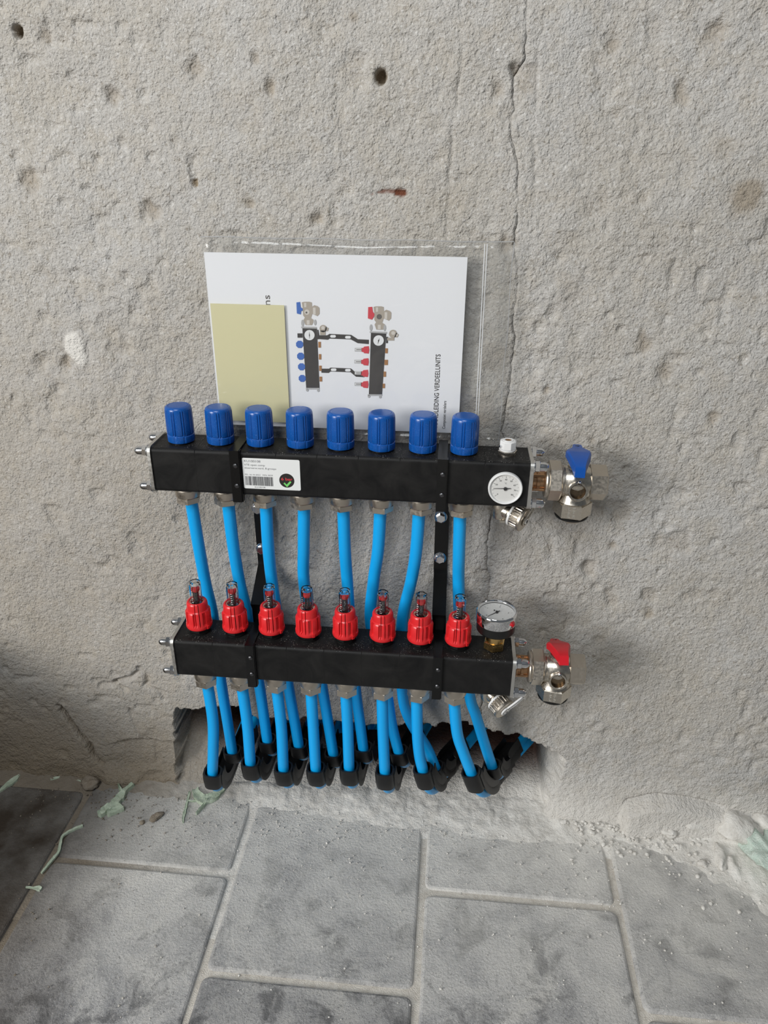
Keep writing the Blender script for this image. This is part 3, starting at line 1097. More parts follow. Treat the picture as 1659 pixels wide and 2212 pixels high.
# flow meter -------------------------------------------------------
def flow_meter_meshes():
    mb = MB()
    mb.lathe([(.0135, -.001), (.0146, .0005), (.0146, .0024), (.0128, .0028)], n=32)
    mb.prism(8, .0142, .0026, .0080, ch=.0006)
    mb.lathe([(.0120, .0080), (.0120, .0350), (.0112, .0450)], n=28, cap=False)
    base = mb.mesh('base_nut', 'rubber_black')
    mb = MB()
    # red collar: flared foot, waisted ribs, round shoulder
    prof = [(.0150, .0084), (.0170, .0090), (.0176, .0106), (.0174, .0140), (.0167, .0162), (.0166, .0200), (.0166, .0330), (.0152, .0350),
            (.0140, .0362), (.0138, .0440), (.0132, .0462), (.0122, .0474), (.0104, .0478), (.0098, .0472), (.0096, .0420)]

    def mod(k, a, r, h):
        if h < .0150 or h > .0468 or k > 11:
            return r
        ph = (a * 4 / (2 * PI)) % 1.0
        d = abs(ph - .5) * 2 * PI / 4
        if .015 < h < .034:                       # panels: thumb grips between the slots
            q = (a * 8 / (2 * PI) + .25) % 1.0
            r = r - (.0022 if abs(q - .5) > .30 else 0.0)
        if abs(d - R(10)) < R(1.7):               # pairs of narrow slots
            r = r - .0065
        return r
    mb.lathe(prof, n=360, mod=mod, phase=-PI / 2, cap=False)
    mb.box((-.0016, -.0186, .0095), (.0016, -.0166, .0140))
    col_ = mb.mesh('red_collar', 'meter_red', 35)
    mb = MB()
    mb.lathe([(.0098, .0440), (.0098, .0462), (.0084, .0462), (.0084, .0440)], n=32, cap=False)
    ring = mb.mesh('seat_ring', 'cream_plastic')
    mb = MB()
    o8 = 8
    mb.lathe([(.0080, .0440), (.0080, .0735), (.0072, .0768), (.0052, .0778)], n=o8, phase=PI / 8)
    mb.lathe([(.0064, .0445), (.0064, .0725), (.0052, .0748)], n=o8, phase=PI / 8)
    glass = mb.mesh('sight_glass', 'sight_glass', 20)
    bm = bmesh.new()
    bm.from_mesh(glass)
    inner = [f for f in bm.faces if all(math.hypot(v.co.x, v.co.y) < .0066 and v.co.z < .0750 for v in f.verts)]
    bmesh.ops.reverse_faces(bm, faces=inner)
    bm.to_mesh(glass)
    bm.free()
    mb = MB()
    turns, nn = 9, 14
    pts = [Vector((.0030 * math.cos(2 * PI * t / nn), .0030 * math.sin(2 * PI * t / nn), .0440 + .0195 * t / (turns * nn))) for t in range(turns * nn + 1)]
    mb.tube(pts, .0007, 6, (0, 0, 1))
    mb.lathe([(.0011, .0440), (.0011, .0660)], n=10)
    spring = mb.mesh('spring', 'spring_black')
    mb = MB()
    mb.lathe([(.0014, .0625), (.0045, .0652), (.0052, .0668), (.0052, .0692), (.0046, .0696)], n=24)
    flo = mb.mesh('flow_indicator', 'float_red')
    mb = MB()
    for k in range(6):
        z = .0485 + k * .0032
        a0 = R(-128)
        for w_ in (0,):
            p = [(.0079 * math.cos(a0 + da), .0079 * math.sin(a0 + da)) for da in (0, R(20 if k % 2 == 0 else 12))]
            mb.add([(p[0][0], p[0][1], z), (p[1][0], p[1][1], z), (p[1][0], p[1][1], z + .0007), (p[0][0], p[0][1], z + .0007)], [(0, 1, 2, 3)])
    scale = mb.mesh('scale_marks', 'white_plastic', 0)
    return base, col_, ring, glass, spring, flo, scale


FM = flow_meter_meshes()
for i in range(8):
    x = LX + i * .05
    b = link('flow_meter', FM[0], lower, (x, LY, LZT))
    b.rotation_euler = (0, 0, R(45 + [14, 10, 12, -12, -2, 6, 4, -2][i]))
    b['label'] = 'red flow meter with clear sight glass, %s from the left' % ORD[i]
    for nm, me in zip(('red_collar', 'seat_ring', 'sight_glass', 'spring', 'flow_indicator', 'scale_marks'), FM[1:]):
        c = link(nm, me, b)
        if nm == 'scale_marks':
            c.rotation_euler = (0, 0, -b.rotation_euler.z + R(random.uniform(-25, 35)))
        if nm == 'flow_indicator':
            c.location.z = random.uniform(-.003, .001)

# product label on the upper bar --------------------------------------
yl = UYF - .00015
mb = MB()
st = rrect(.0706, .0402, .0018, 3)
scx, scz = -.0437, .6279
mb.extrude([(scx + a, yl, scz + b) for a, b in st], (0, -.0002, 0))
stick = mb.build('product_label', 'sticker_white', upper, 0)
stick['label'] = 'white product label with barcode and black 6 bar badge'
ys = yl - .00032
mb = MB()
P2 = lambda ox, oz: (lambda s, t: (ox + s, ys, oz + t))
add_text(mb, 'KU100108', .0042, P2(-.0768, .6427), .0200)
mb.build('label_print', 'sticker_grey_ink', stick, 0)
mb = MB()
add_text(mb, 'VTE open comp', .0035, P2(-.0768, .6381), .0255)
add_text(mb, 'vloerverw.verd. 8-groeps', .0033, P2(-.0768, .6341), .0392)
add_text(mb, 'PD: 16-10-2023', .0026, P2(-.0768, .6255), .0190)
add_text(mb, 'WN: 0039', .0026, P2(-.0552, .6255), .0128)
add_text(mb, 'KU100108', .0026, P2(-.0657, .6092), .0130)
mb.build('label_print', 'sticker_grey_ink', stick, 0)
mb = MB()
bx = -.0767
rb = random.Random(5)
while bx < -.0420:
    w_ = rb.choice((.0003, .0003, .0006, .0009))
    mb.add([(bx, ys, .6122), (bx + w_, ys, .6122), (bx + w_, ys, .6242), (bx, ys, .6242)], [(0, 1, 2, 3)])
    bx += w_ + rb.choice((.0003, .0003, .0006))
mb.build('barcode', 'sticker_ink', stick, 0)
mb = MB()
mb.add([(-.0252 + .0093 * math.cos(2 * PI * k / 40), ys, .6205 + .0093 * math.sin(2 * PI * k / 40)) for k in range(40)], [tuple(range(40))])
badge = mb.build('pressure_badge', 'badge_black', stick, 0)
mb = MB()
ys2 = ys - .00012
add_text(mb, '6 bar', .0050, lambda s, t: (-.0252 + s, ys2, .6208 + t), .0140, 'CENTER', .00008)
mb.build('badge_print', 'badge_red', stick, 0)
mb = MB()
ck = [(-.0295, .6166), (-.0280, .6180), (-.0257, .6152), (-.0212, .6202), (-.0196, .6186), (-.0252, .6118)]
mb.add([(a, ys2, b) for a, b in ck], [tuple(range(6))])
mb.build('check_mark', 'badge_green', stick, 0)

# ------------------------------------------------------------------ thermometer
tx_, tz_ = .2380, .6240
th = thing('dial_thermometer', 'round white dial thermometer set in the end of the blue capped bar', 'thermometer', (tx_, UYF, tz_))
mb = MB()
mb.lathe([(.0196, 0), (.0203, .0005), (.0203, .0040), (.0198, .0052), (.0190, .0055), (.0180, .0050), (.0174, .0032), (.0172, .0030)], axis=(0, -1, 0), n=64)
mb.build('bezel', 'white_plastic', th)
mb = MB()
mb.lathe([(.0176, .0028), (.0176, .0032)], axis=(0, -1, 0), n=64)
dial = mb.build('dial', 'dial_white', th)


def dial_marks(mb, plane, rad, a0, a1, n, major, num, tsize, r0, r1, rt):
    for k in range(n + 1):
        a = R(a0 + (a1 - a0) * k / n)
        big = k % major == 0
        ri = r0 - (.0014 if big else 0)
        w_ = .00016 if big else .0001
        ca, sa = math.cos(a), math.sin(a)
        q = [(ri * ca - w_ * sa, ri * sa + w_ * ca), (ri * ca + w_ * sa, ri * sa - w_ * ca), (r1 * ca + w_ * sa, r1 * sa - w_ * ca), (r1 * ca - w_ * sa, r1 * sa + w_ * ca)]
        mb.add([plane(*p) for p in q], [(0, 1, 2, 3)])
    for k, s in num:
        a = R(a0 + (a1 - a0) * k / n)
        add_text(mb, s, tsize, lambda u, v, a=a: plane(rt * math.cos(a) + u, rt * math.sin(a) + v - tsize * .33), None, 'CENTER')


mb = MB()
pl = lambda a, b: (a, -.0034, b)
dial_marks(mb, pl, .0170, 222, -42, 16, 2, [(0, '0'), (4, '20'), (6, '30'), (8, '40'), (10, '50'), (12, '60'), (14, '70'), (16, '80')], .0028, .0146, .0158, .0115)
add_text(mb, '°C', .0026, lambda u, v: (u, -.0034, .0058 + v), None, 'CENTER')
mb.build('dial_print', 'dial_ink', dial, 0)
mb = MB()
mb.extrude([(-.0140, -.0040, -.0004), (.0055, -.0040, .0001), (.0070, -.0040, .0006), (.0055, -.0040, .0011), (-.0140, -.0040, .0000)], (0, -.0003, 0))
mb.lathe([(.0021, .0036), (.0021, .0050), (.0012, .0054)], axis=(0, -1, 0), n=20)
mb.build('needle', 'dial_ink', th)
mb = MB()
mb.lathe([(.0176, .0056), (.0176, .0060)], axis=(0, -1, 0), n=48)
mb.build('glass', 'gauge_glass', th)

# ------------------------------------------------------------------ air vent on the upper bar
av = thing('air_vent', 'small white plastic air vent on a nickel hex beside the blue caps', 'vent', (.2395, UY, UZT))
mb = MB()
mb.lathe([(.0105, -.001), (.0105, .0014)], n=28)
mb.prism(6, .0118, .0012, .0056, ch=.0008, phase=.2)
mb.build('hex_base', 'nickel', av)
mb = MB()
mb.lathe([(.0098, .0056), (.0102, .0064), (.0102, .0076)], n=28)
mb.prism(8, .0102, .0074, .0178, ch=.0010, phase=.3)
mb.lathe([(.0062, .0176), (.0062, .0184), (.0040, .0184), (.0036, .0150)], n=20, cap=False)
cap = mb.build('vent_cap', 'white_plastic', av)
mb = MB()
mb.lathe([(.0037, .0179), (.0037, .01815)], n=20)
mb.build('vent_hole', 'copper_thread', av)
mb = MB()
mb.lathe([(.0016, .0), (.0016, .0016), (.0010, .0020)], origin=(-.0085, -.0052, .0118), axis=(-.85, -.5, 0), n=12)
mb.build('bleed_screw', 'zinc', av)

# ------------------------------------------------------------------ pressure gauge on the lower bar
pg = thing('pressure_gauge', 'round chrome rimmed pressure gauge on a brass hex above lower bar', 'gauge', (.2410, LY, LZT))
mb = MB()
mb.prism(6, .0145, .0010, .0125, ch=.0010, phase=.35)
mb.lathe([(.0112, .0120), (.0112, .0300)], n=28)
mb.build('hex_fitting', 'brass', pg)
mb = MB()
mb.lathe([(.0180, .0290), (.0235, .0295), (.0248, .0312), (.0250, .0340), (.0250, .0440)], n=64)
mb.build('housing', 'rubber_black', pg)
mb = MB()
mb.lathe([(.0252, .0430), (.0262, .0436), (.0264, .0445), (.0264, .0565), (.0259, .0590), (.0250, .0600), (.0240, .0596), (.0234, .0580), (.0232, .0560)], n=72, cap=False)
mb.build('chrome_rim', 'chrome', pg)
mb = MB()
mb.lathe([(.0236, .0540), (.0236, .0548)], n=64)
gd = mb.build('dial', 'dial_white', pg)
mb = MB()
ca_, sa_ = math.cos(R(-18)), math.sin(R(-18))
plg = lambda a, b: (a * ca_ - b * sa_, a * sa_ + b * ca_, .0550)
dial_marks(mb, plg, .022, 225, -45, 20, 5, [(0, '0'), (5, '1'), (10, '2'), (15, '3'), (20, '4')], .0036, .0190, .0204, .0150)
mb.build('dial_print', 'dial_ink', gd, 0)
mb = MB()
an = R(222)
dx, dy = math.cos(an), math.sin(an)
mb.extrude([(dx * .0165 - dy * .0002, dy * .0165 + dx * .0002, .0560), (dx * .0165 + dy * .0002, dy * .0165 - dx * .0002, .0560), (-dx * .005 + dy * .0006, -dy * .005 - dx * .0006, .0560), (-dx * .005 - dy * .0006, -dy * .005 + dx * .0006, .0560)], (0, 0, .0003))
mb.lathe([(.0018, .0550), (.0018, .0572), (.0010, .0576)], n=18)
mb.lathe([(.0009, .0550), (.0009, .0562)], origin=(-.003, .0045, 0), n=12)
mb.build('needle', 'dial_ink', pg)
mb = MB()
mb.lathe([(.0238, .0576), (.0238, .0582)], n=56)
mb.build('glass', 'gauge_glass', pg)

# ------------------------------------------------------------------ ball valves


def ring_tube(mb, origin, axis, r_out, r_in, h0, h1, n=32, deep=None):
    mb.lathe([(r_in, h0 if deep is None else deep), (r_in, h1 - .0006), (r_in + .0006, h1), (r_out - .0006, h1), (r_out, h1 - .0006), (r_out, h0)], origin, axis, n, cap=False)


def ball_valve(label, x0, yc, zc, lever, lever_tilt, lever_yaw):
    t = thing('ball_valve', label, 'valve', (x0, yc, zc), 'angled ball valves')
    ax = (1, 0, 0)
    mb = MB()
    mb.lathe([(.0150, .0), (.0150, .0020), (.0112, .0024), (.0112, .0060), (.0130, .0064), (.0130, .0100), (.0112, .0104), (.0112, .0150), (.0140, .0154), (.0140, .0190)], axis=ax, n=28)
    for k in range(4):
        a = R(45 + 90 * k)
        mb.lathe([(.0022, .001), (.0022, .016)], origin=(0, .0125 * math.cos(a), .0125 * math.sin(a)), axis=ax, n=8)
    mb.build('threaded_tail', 'copper_thread', t)
    mb = MB()
    mb.lathe([(.0165, .0160), (.0205, .0164), (.0212, .0180), (.0205, .0206)], axis=ax, n=40)
    mb.prism(6, .0245, .0196, .0360, axis=ax, ch=.0016, phase=PI / 6 + .12)
    mb.lathe([(.0190, .0358), (.0190, .0372)], axis=ax, n=40)
    mb.build('union_nut', 'nickel_matte', t, 30)
    mb = MB()
    mb.lathe([(.0180, .0370), (.0190, .0376), (.0190, .0390), (.0184, .0396), (.0188, .0420), (.0205, .0470), (.0212, .0540), (.0208, .0610), (.0196, .0660), (.0190, .0690)], axis=ax, n=48)
    mb.lathe([(.0150, .0), (.0160, -.010), (.0176, -.018), (.0205, -.0235)], origin=(.0535, 0, 0), axis=(0, 0, 1), n=40)
    # stem boss under the lever
    mb.lathe([(.0120, .010), (.0112, .0215), (.0090, .0235), (.0055, .0240), (.0050, .0300)], origin=(.0535, 0, 0), axis=(0, 0, 1), n=28)
    # sensor port facing the room
    fd = Vector((-.04, -.93, .14)).normalized()
    ring_tube(mb, (.0545, 0, -.0065), fd, .0118, .0088, .010, .0265, 36, .012)
    mb.lathe([(.0090, .0125), (.0001, .0125)], origin=(.0545, 0, -.0065), axis=fd, n=24, cap=False)
    mb.build('body', 'nickel', t, 38)
    mb = MB()
    mb.lathe([(.0087, .0262), (.0086, .0212), (.0060, .0212), (.0001, .0212)], origin=(.0545, 0, -.0065), axis=fd, n=28, cap=False)
    mb.build('port_bore', 'bronze_bore', t)
    mb = MB()
    mb.lathe([(.0013, .0), (.0024, .0012), (.0026, .003), (.0019, .005), (.0006, .0056)], origin=(.0545, -.0230, .0070), axis=(0, -.8, .6), n=16)
    mb.build('seal_pin', 'chrome', t)
    mb = MB()
    mb.prism(6, .0218, .0680, .0895, axis=ax, ch=.0015, phase=PI / 6 + .3)
    mb.lathe([(.0150, .0900), (.0145, .0800), (.0001, .0800)], axis=ax, n=32, cap=False)
    mb.build('end_hex', 'nickel_matte', t, 30)
    mb = MB()
    mb.prism(6, .0232, -.0440, -.0232, origin=(.0535, 0, 0), axis=(0, 0, 1), ch=.0022, phase=R(-10))
    out = mb.build('outlet_hex', 'nickel', t, 30)
    mb = MB()
    mb.lathe([(.0198, -.0462), (.0204, -.0452), (.0204, -.0440), (.0198, -.0436)], origin=(.0535, 0, 0), n=36)
    mb.build('seal_ring', 'rubber_black', t)
    mb = MB()
    mb.lathe([(.0001, -.0400), (.0105, -.0400), (.0105, -.0500), (.0140, -.0502), (.0172, -.0475), (.0180, -.0460)], origin=(.0535, 0, 0), n=36, cap=False)
    mb.prism(6, .0120, -.0530, -.0480, origin=(.0535, 0, 0), ch=.0008)
    mb.build('outlet_ring', 'nickel_matte', t, 30)
    # embossed size mark on the outlet hex
    mb = MB()
    a = R(-70 - 10 + 30 - 40)
    nrm = Vector((math.cos(R(-100)), math.sin(R(-100)), 0))
    sde = Vector((0, 0, 1)).cross(nrm)
    base = Vector((.0535, 0, -.0335)) + nrm * (.0232 * math.cos(PI / 6) + .0002)
    rm = random.Random(3)
    for wx in (-.0032, .0022):                # two worn rows of raised strokes, not legible
        for k in range(5):
            c0 = base + sde * wx + Vector((0, 0, 1)) * (-.0060 + .0030 * k)
            for j in range(2):
                du, dv = rm.uniform(-.0012, .0012), rm.uniform(-.0007, .0007)
                hw_, hh_ = rm.choice(((.0014, .0002), (.0003, .0009)))
                q = [c0 + sde * (du + a_ * hw_) + Vector((0, 0, 1)) * (dv + b_ * hh_) for a_, b_ in ((-1, -1), (1, -1), (1, 1), (-1, 1))]
                mb.extrude(q, nrm * .0003)
    mb.build('embossed_mark', 'galvanised', t, 0)
    # butterfly lever
    hub = Vector((.0535, 0, .0300))
    M = Matrix.Rotation(R(lever_yaw), 4, 'Z') @ Matrix.Rotation(R(lever_tilt), 4, 'X')
    outl = [(-.0042, .0330), (.0042, .0330), (.0056, .0300), (.0062, .0200), (.0148, .0060), (.0135, -.0080), (.0082, -.0240), (.0058, -.0350), (-.0058, -.0350), (-.0082, -.0240), (-.0135, -.0080), (-.0148, .0060), (-.0062, .0200), (-.0056, .0300)]

    def zt(y):
        return .0088 - .00010 * 0 - (max(0, -y - .008) * .42) + (max(0, y - .010) * .10)

    def zb(y):
        return .0 - (max(0, -y - .006) * .55) + (max(0, y - .012) * .12)
    n = len(outl)
    vs = []
    for f, zz, ins in ((zb, 0, .0), (zt, -.0022, .0), (zt, 0, .0018)):
        for (x, y) in outl:
            k = 1 - ins / max(.004, math.hypot(x, y)) if ins else 1
            vs.append(hub + M @ Vector((x * (k if abs(x) > .003 else k), y * k, f(y) + zz)))
    fs = [(k * n + i, k * n + (i + 1) % n, (k + 1) * n + (i + 1) % n, (k + 1) * n + i) for k in range(2) for i in range(n)]
    fs += [tuple(reversed(range(n)))]
    top = []
    for i in range(n // 2 - 1):      # quads across the top keep the bent shape
        a_, b_ = 2 * n + i + 1, 2 * n + (n - i) % n
        fs.append((2 * n + (n - i) % n if i else 2 * n, 2 * n + (i + 1), 2 * n + (i + 2), 2 * n + (n - i - 1)))
    mb = MB().add(vs, fs)
    lev = mb.build('lever', lever, t, 30)
    mb = MB()
    p0 = hub + M @ Vector((0, .0255, zt(.0255)))
    mb.lathe([(.0026, -.001), (.0026, .0003)], origin=p0, axis=M @ Vector((0, 0, 1)), n=16)
    mb.build('lever_hole', 'rubber_black', t)
    return t


ball_valve('nickel ball valve with a blue lever beside the dial thermometer', UXR + .0042, UY, .6235, 'lever_blue', -10, -4)
ball_valve('nickel ball valve with a red lever beside the pressure gauge', LXR + .0060, LY, .3660, 'lever_red', -30, 3)


# ------------------------------------------------------------------ drain valves
def drain_valve(label, x, yc, ztop, d, strap_up, strap_mat):
    t = thing('drain_valve', label, 'valve', (x, yc, ztop), 'drain valves with knurled caps')
    d = Vector(d).normalized()
    mb = MB()
    mb.lathe([(.0098, .001), (.0112, -.001), (.0112, -.0240), (.0104, -.0262), (.0090, -.0268)], n=32)
    mb.box((-.0012, -.0118, -.0292), (.0050, .0, -.0262))
    o = Vector((0, 0, -.0150))
    mb.lathe([(.0100, .002), (.0096, .0120), (.0112, .0140), (.0112, .0160)], origin=o, axis=d, n=32)
    mb.build('body', 'nickel', t)
    mb = MB()
    mb.lathe([(.0100, .0158), (.0142, .0160), (.0148, .0168), (.0148, .0180), (.0142, .0188), (.0110, .0190)], origin=o, axis=d, n=36)
    mb.build('gasket', 'white_plastic', t)
    mb = MB()

    def knurl(k, a, r, h):
        if .0200 < h < .0290:
            return r - (.0011 if ((a * 20 / (2 * PI)) % 1) < .4 else 0)
        return r
    mb.lathe([(.0128, .0186), (.0138, .0190), (.0138, .0202), (.0140, .0206), (.0140, .0286), (.0134, .0296), (.0152, .0300), (.0154, .0330), (.0146, .0340), (.0060, .0342), (.0001, .0342)], origin=o, axis=d, n=120, mod=knurl, cap=False)
    mb.build('knurled_cap', 'nickel_matte', t, 30)
    mb = MB()
    e = o + d * .0345
    mb.lathe([(.0042, 0), (.0042, .0022), (.0030, .0030)], origin=e, axis=d, n=16)
    mb.build('square_stud', 'chrome', t)
    mb = MB()
    mb.box((-.0016, -.0016, -.0004), (.0016, .0016, .0004))
    q = Vector((0, 0, 1)).rotation_difference(d).to_matrix()
    mb.v = [tuple(e + d * .0031 + q @ Vector(v)) for v in mb.v]
    mb.build('stud_socket', 'rubber_black', t, 0)
    # key strap: loop around the stud leading up to the end plate
    up = Vector(strap_up)
    u = (up - d * up.dot(d)).normalized()
    w = d.cross(u)
    rr = .0062
    pts = [e + d * .0012 + (u * math.cos(a) + w * math.sin(a)) * rr for a in [R(q) for q in range(35, 326, 15)]]
    tip = e + d * .004 + u * .030
    pts = [tip + w * .0022] + [e + d * .003 + u * .016 + w * .0040] + pts + [e + d * .003 + u * .016 - w * .0040] + [tip - w * .0022]
    mb = MB()
    mb.tube(catmull(pts, 3), .0013, 8, d)
    mb.build('key_strap', strap_mat, t)
    return t


drain_valve('drain valve with knurled cap under the thermometer end of upper bar', .2375, UY, UZT - S, (.80, -.50, -.18), (.45, .1, .8), 'nickel')
drain_valve('drain valve with pale key strap under the pressure gauge end', .2395, LY, LZT - S, (.62, -.72, -.30), (.65, .2, .65), 'white_plastic')


# ------------------------------------------------------------------ brackets
def bracket(label, xu, xl):
    t = thing('wall_bracket', label, 'bracket', (0, 0, 0), 'black manifold brackets')
    w, th_ = .0185, .0035
    xs_ = xu

    def strap(path, x0, x1, name, wid):
        mb = MB()
        P = [Vector((x0 + (x1 - x0) * k / (len(path) - 1), y, z)) for k, (y, z) in enumerate(path)]
        prof = [(-th_ / 2, -wid / 2), (th_ / 2, -wid / 2), (th_ / 2, wid / 2), (-th_ / 2, wid / 2)]
        vs = []
        n = len(P)
        for i, p in enumerate(P):
            d = (P[min(i + 1, n - 1)] - P[max(i - 1, 0)]).normalized()
            nrm = Vector((1, 0, 0)).cross(d).normalized()
            for a, b in prof:
                vs.append(p + nrm * a + Vector((b, 0, 0)))
        fs = [(k * 4 + i, k * 4 + (i + 1) % 4, (k + 1) * 4 + (i + 1) % 4, (k + 1) * 4 + i) for k in range(n - 1) for i in range(4)]
        fs += [(3, 2, 1, 0), tuple((n - 1) * 4 + i for i in range(4))]
        return mb.add(vs, fs).build(name, 'bracket_black', t, 30)
    bu, bl = UYF + S + .0022, LYF + S + .0022
    strap([(bu, UZT - .002), (bu, UZT - S + .004), (bu + .002, UZT - S - .006), (-.006, .566), (-.0045, .560), (-.0045, .460), (-.008, .452), (bl - .004, .420), (bl, .412), (bl, LZT - S + .003)], xu, xl, 'back_strap', w)

    def clamp(x, yf, zt, name):
        wd = .0115
        mb = MB()
        a = .0024
        # front bar, top and bottom arms, back return
        mb.box((x - wd / 2, yf - .0046, zt - S - .0075), (x + wd / 2, yf - .0006, zt + .0030))
        mb.box((x - wd / 2, yf - .0006, zt + .0004), (x + wd / 2, yf + S + .003, zt + .0030))
        mb.box((x - wd / 2, yf - .0006, zt - S - .0040), (x + wd / 2, yf + S + .003, zt - S - .0006))
        # folded side lip of the front bar
        mb.box((x + wd / 2, yf - .0030, zt - S - .0075), (x + wd / 2 + .0012, yf + .0040, zt + .0022))
        c = mb.build(name, 'bracket_black', t, 0)
        for dz in (.0165, .0430):
            m2 = MB()
            m2.lathe([(.0030, 0), (.0030, .0008), (.0018, .0018)], origin=(x + .0010, yf - .0046, zt - dz), axis=(0, -1, 0), n=14)
            m2.build('clamp_screw', 'screw_dark', c)
        return c
    clamp(xu, UYF, UZT, 'clamp')
    clamp(xl, LYF, LZT, 'clamp')
    for bxx, z in ((xu + .0005, .5405), (xu + .002, .4775)):
        mb = MB()
        mb.lathe([(.0088, 0), (.0088, .0010), (.0072, .0016)], origin=(bxx, -.0062, z), axis=(0, -1, 0), n=28)
        mb.prism(6, .0066, .0012, .0068, origin=(bxx, -.0062, z), axis=(0, -1, 0), ch=.0007, phase=random.random())
        mb.build('wall_bolt', 'zinc', t)
    return t


bracket('black steel bracket clamped beside the white product label', -.0875, -.0805)
bracket('black steel bracket clamped between seventh and eighth blue caps', .1625, .1680)

# ------------------------------------------------------------------ pipes and their bend supports
PR_ = .0081
UP = [[(-160, -60, 582), (-160, -52, 510), (-160, -42, 440), (-155, -40, 379), (-154, -40, 270), (-150, -41, 180), (-148, -41, 132)],
      [(-111, -60, 582), (-112, -52, 510), (-111, -42, 443), (-104, -40, 383), (-96, -40, 270), (-92, -41, 200), (-90, -41, 160)],
      [(-61, -60, 582), (-64, -52, 510), (-65, -42, 446), (-61, -40, 386), (-52, -40, 272), (-45, -41, 200), (-41, -41, 155)],
      [(-11, -60, 582), (-16, -52, 510), (-20, -42, 449), (-13, -40, 377), (-1, -40, 272), (8, -41, 190), (13, -41, 143)],
      [(39, -60, 582), (39, -52, 510), (40, -42, 453), (43, -40, 380), (49, -40, 272), (56, -41, 200), (60, -41, 158)],
      [(87, -60, 582), (83, -52, 510), (76, -42, 455), (72, -40, 383), (92, -40, 290), (104, -41, 205), (114, -41, 157)],
      [(136, -60, 582), (133, -52, 510), (127, -42, 458), (116, -40, 388), (118, -40, 274), (129, -41, 221), (158, -41, 164), (171, -42, 130)],
      [(187, -60, 582), (189, -52, 510), (191, -42, 462), (197, -40, 392), (216, -40, 273), (228, -41, 234), (246, -41, 175), (257, -42, 142)]]
LP = [[(-156, -90, 310), (-154, -90, 236), (-159, -90, 178), (-164, -90, 134)],
      [(-106, -90, 310), (-103, -90, 230), (-104, -90, 160)],
      [(-56, -90, 310), (-53, -90, 234), (-54, -90, 153)],
      [(-7, -90, 310), (-6, -90, 239), (-5, -90, 158)],
      [(42, -90, 310), (44, -90, 243), (45, -90, 165)],
      [(93, -90, 310), (95, -90, 235), (98, -90, 163)],
      [(141, -90, 310), (144, -90, 239), (148, -90, 197), (153, -90, 172)],
      [(192, -90, 310), (200, -90, 244), (211, -90, 207), (223, -90, 173)]]
# where each pipe goes after its bend: bend height and sideways drift
UB = [(.086, .010, 52), (.104, .012, 52), (.100, .018, 52), (.090, .025, 52), (.102, .035, 52), (.098, .090, 56), (.084, .150, 56), (.090, .150, 58)]
LB = [(.058, .0, 74), (.082, .004, 74), (.076, .008, 74), (.080, .014, 74), (.085, .022, 74), (.080, .060, 74), (.082, .140, 76), (.084, .170, 78)]


def bend_path(pts, zb, drift, rad):
    """descend, bend through a quarter turn, run back through the wall"""
    P = [Vector(p) / 1000 for p in pts]
    e = P[-1]
    k = rad / 1000
    zb = e.z - max(.045, e.z - zb)
    hz = e.z - zb
    dirx = drift / .40
    sl = (P[-1] - P[-2])
    sx = sl.x / max(.01, -sl.z)                  # sideways lean while descending
    arc = []
    for a in (22, 45, 68, 90):
        s, c = math.sin(R(a)), math.cos(R(a))
        arc.append(Vector((e.x + sx * hz * s * .75 + dirx * k * (1 - c) * .6, e.y + k * (1 - c), e.z - hz * s)))
    l = arc[-1]
    tail = [l + Vector((dirx * q * 1.6, q, -.004 * 0)) for q in (.05, .13, .26, .42)]
    full = catmull(P + arc + tail, 8)
    i0 = (len(P) - 1) * 8
    i1 = (len(P) + 3) * 8
    return full, i0, i1


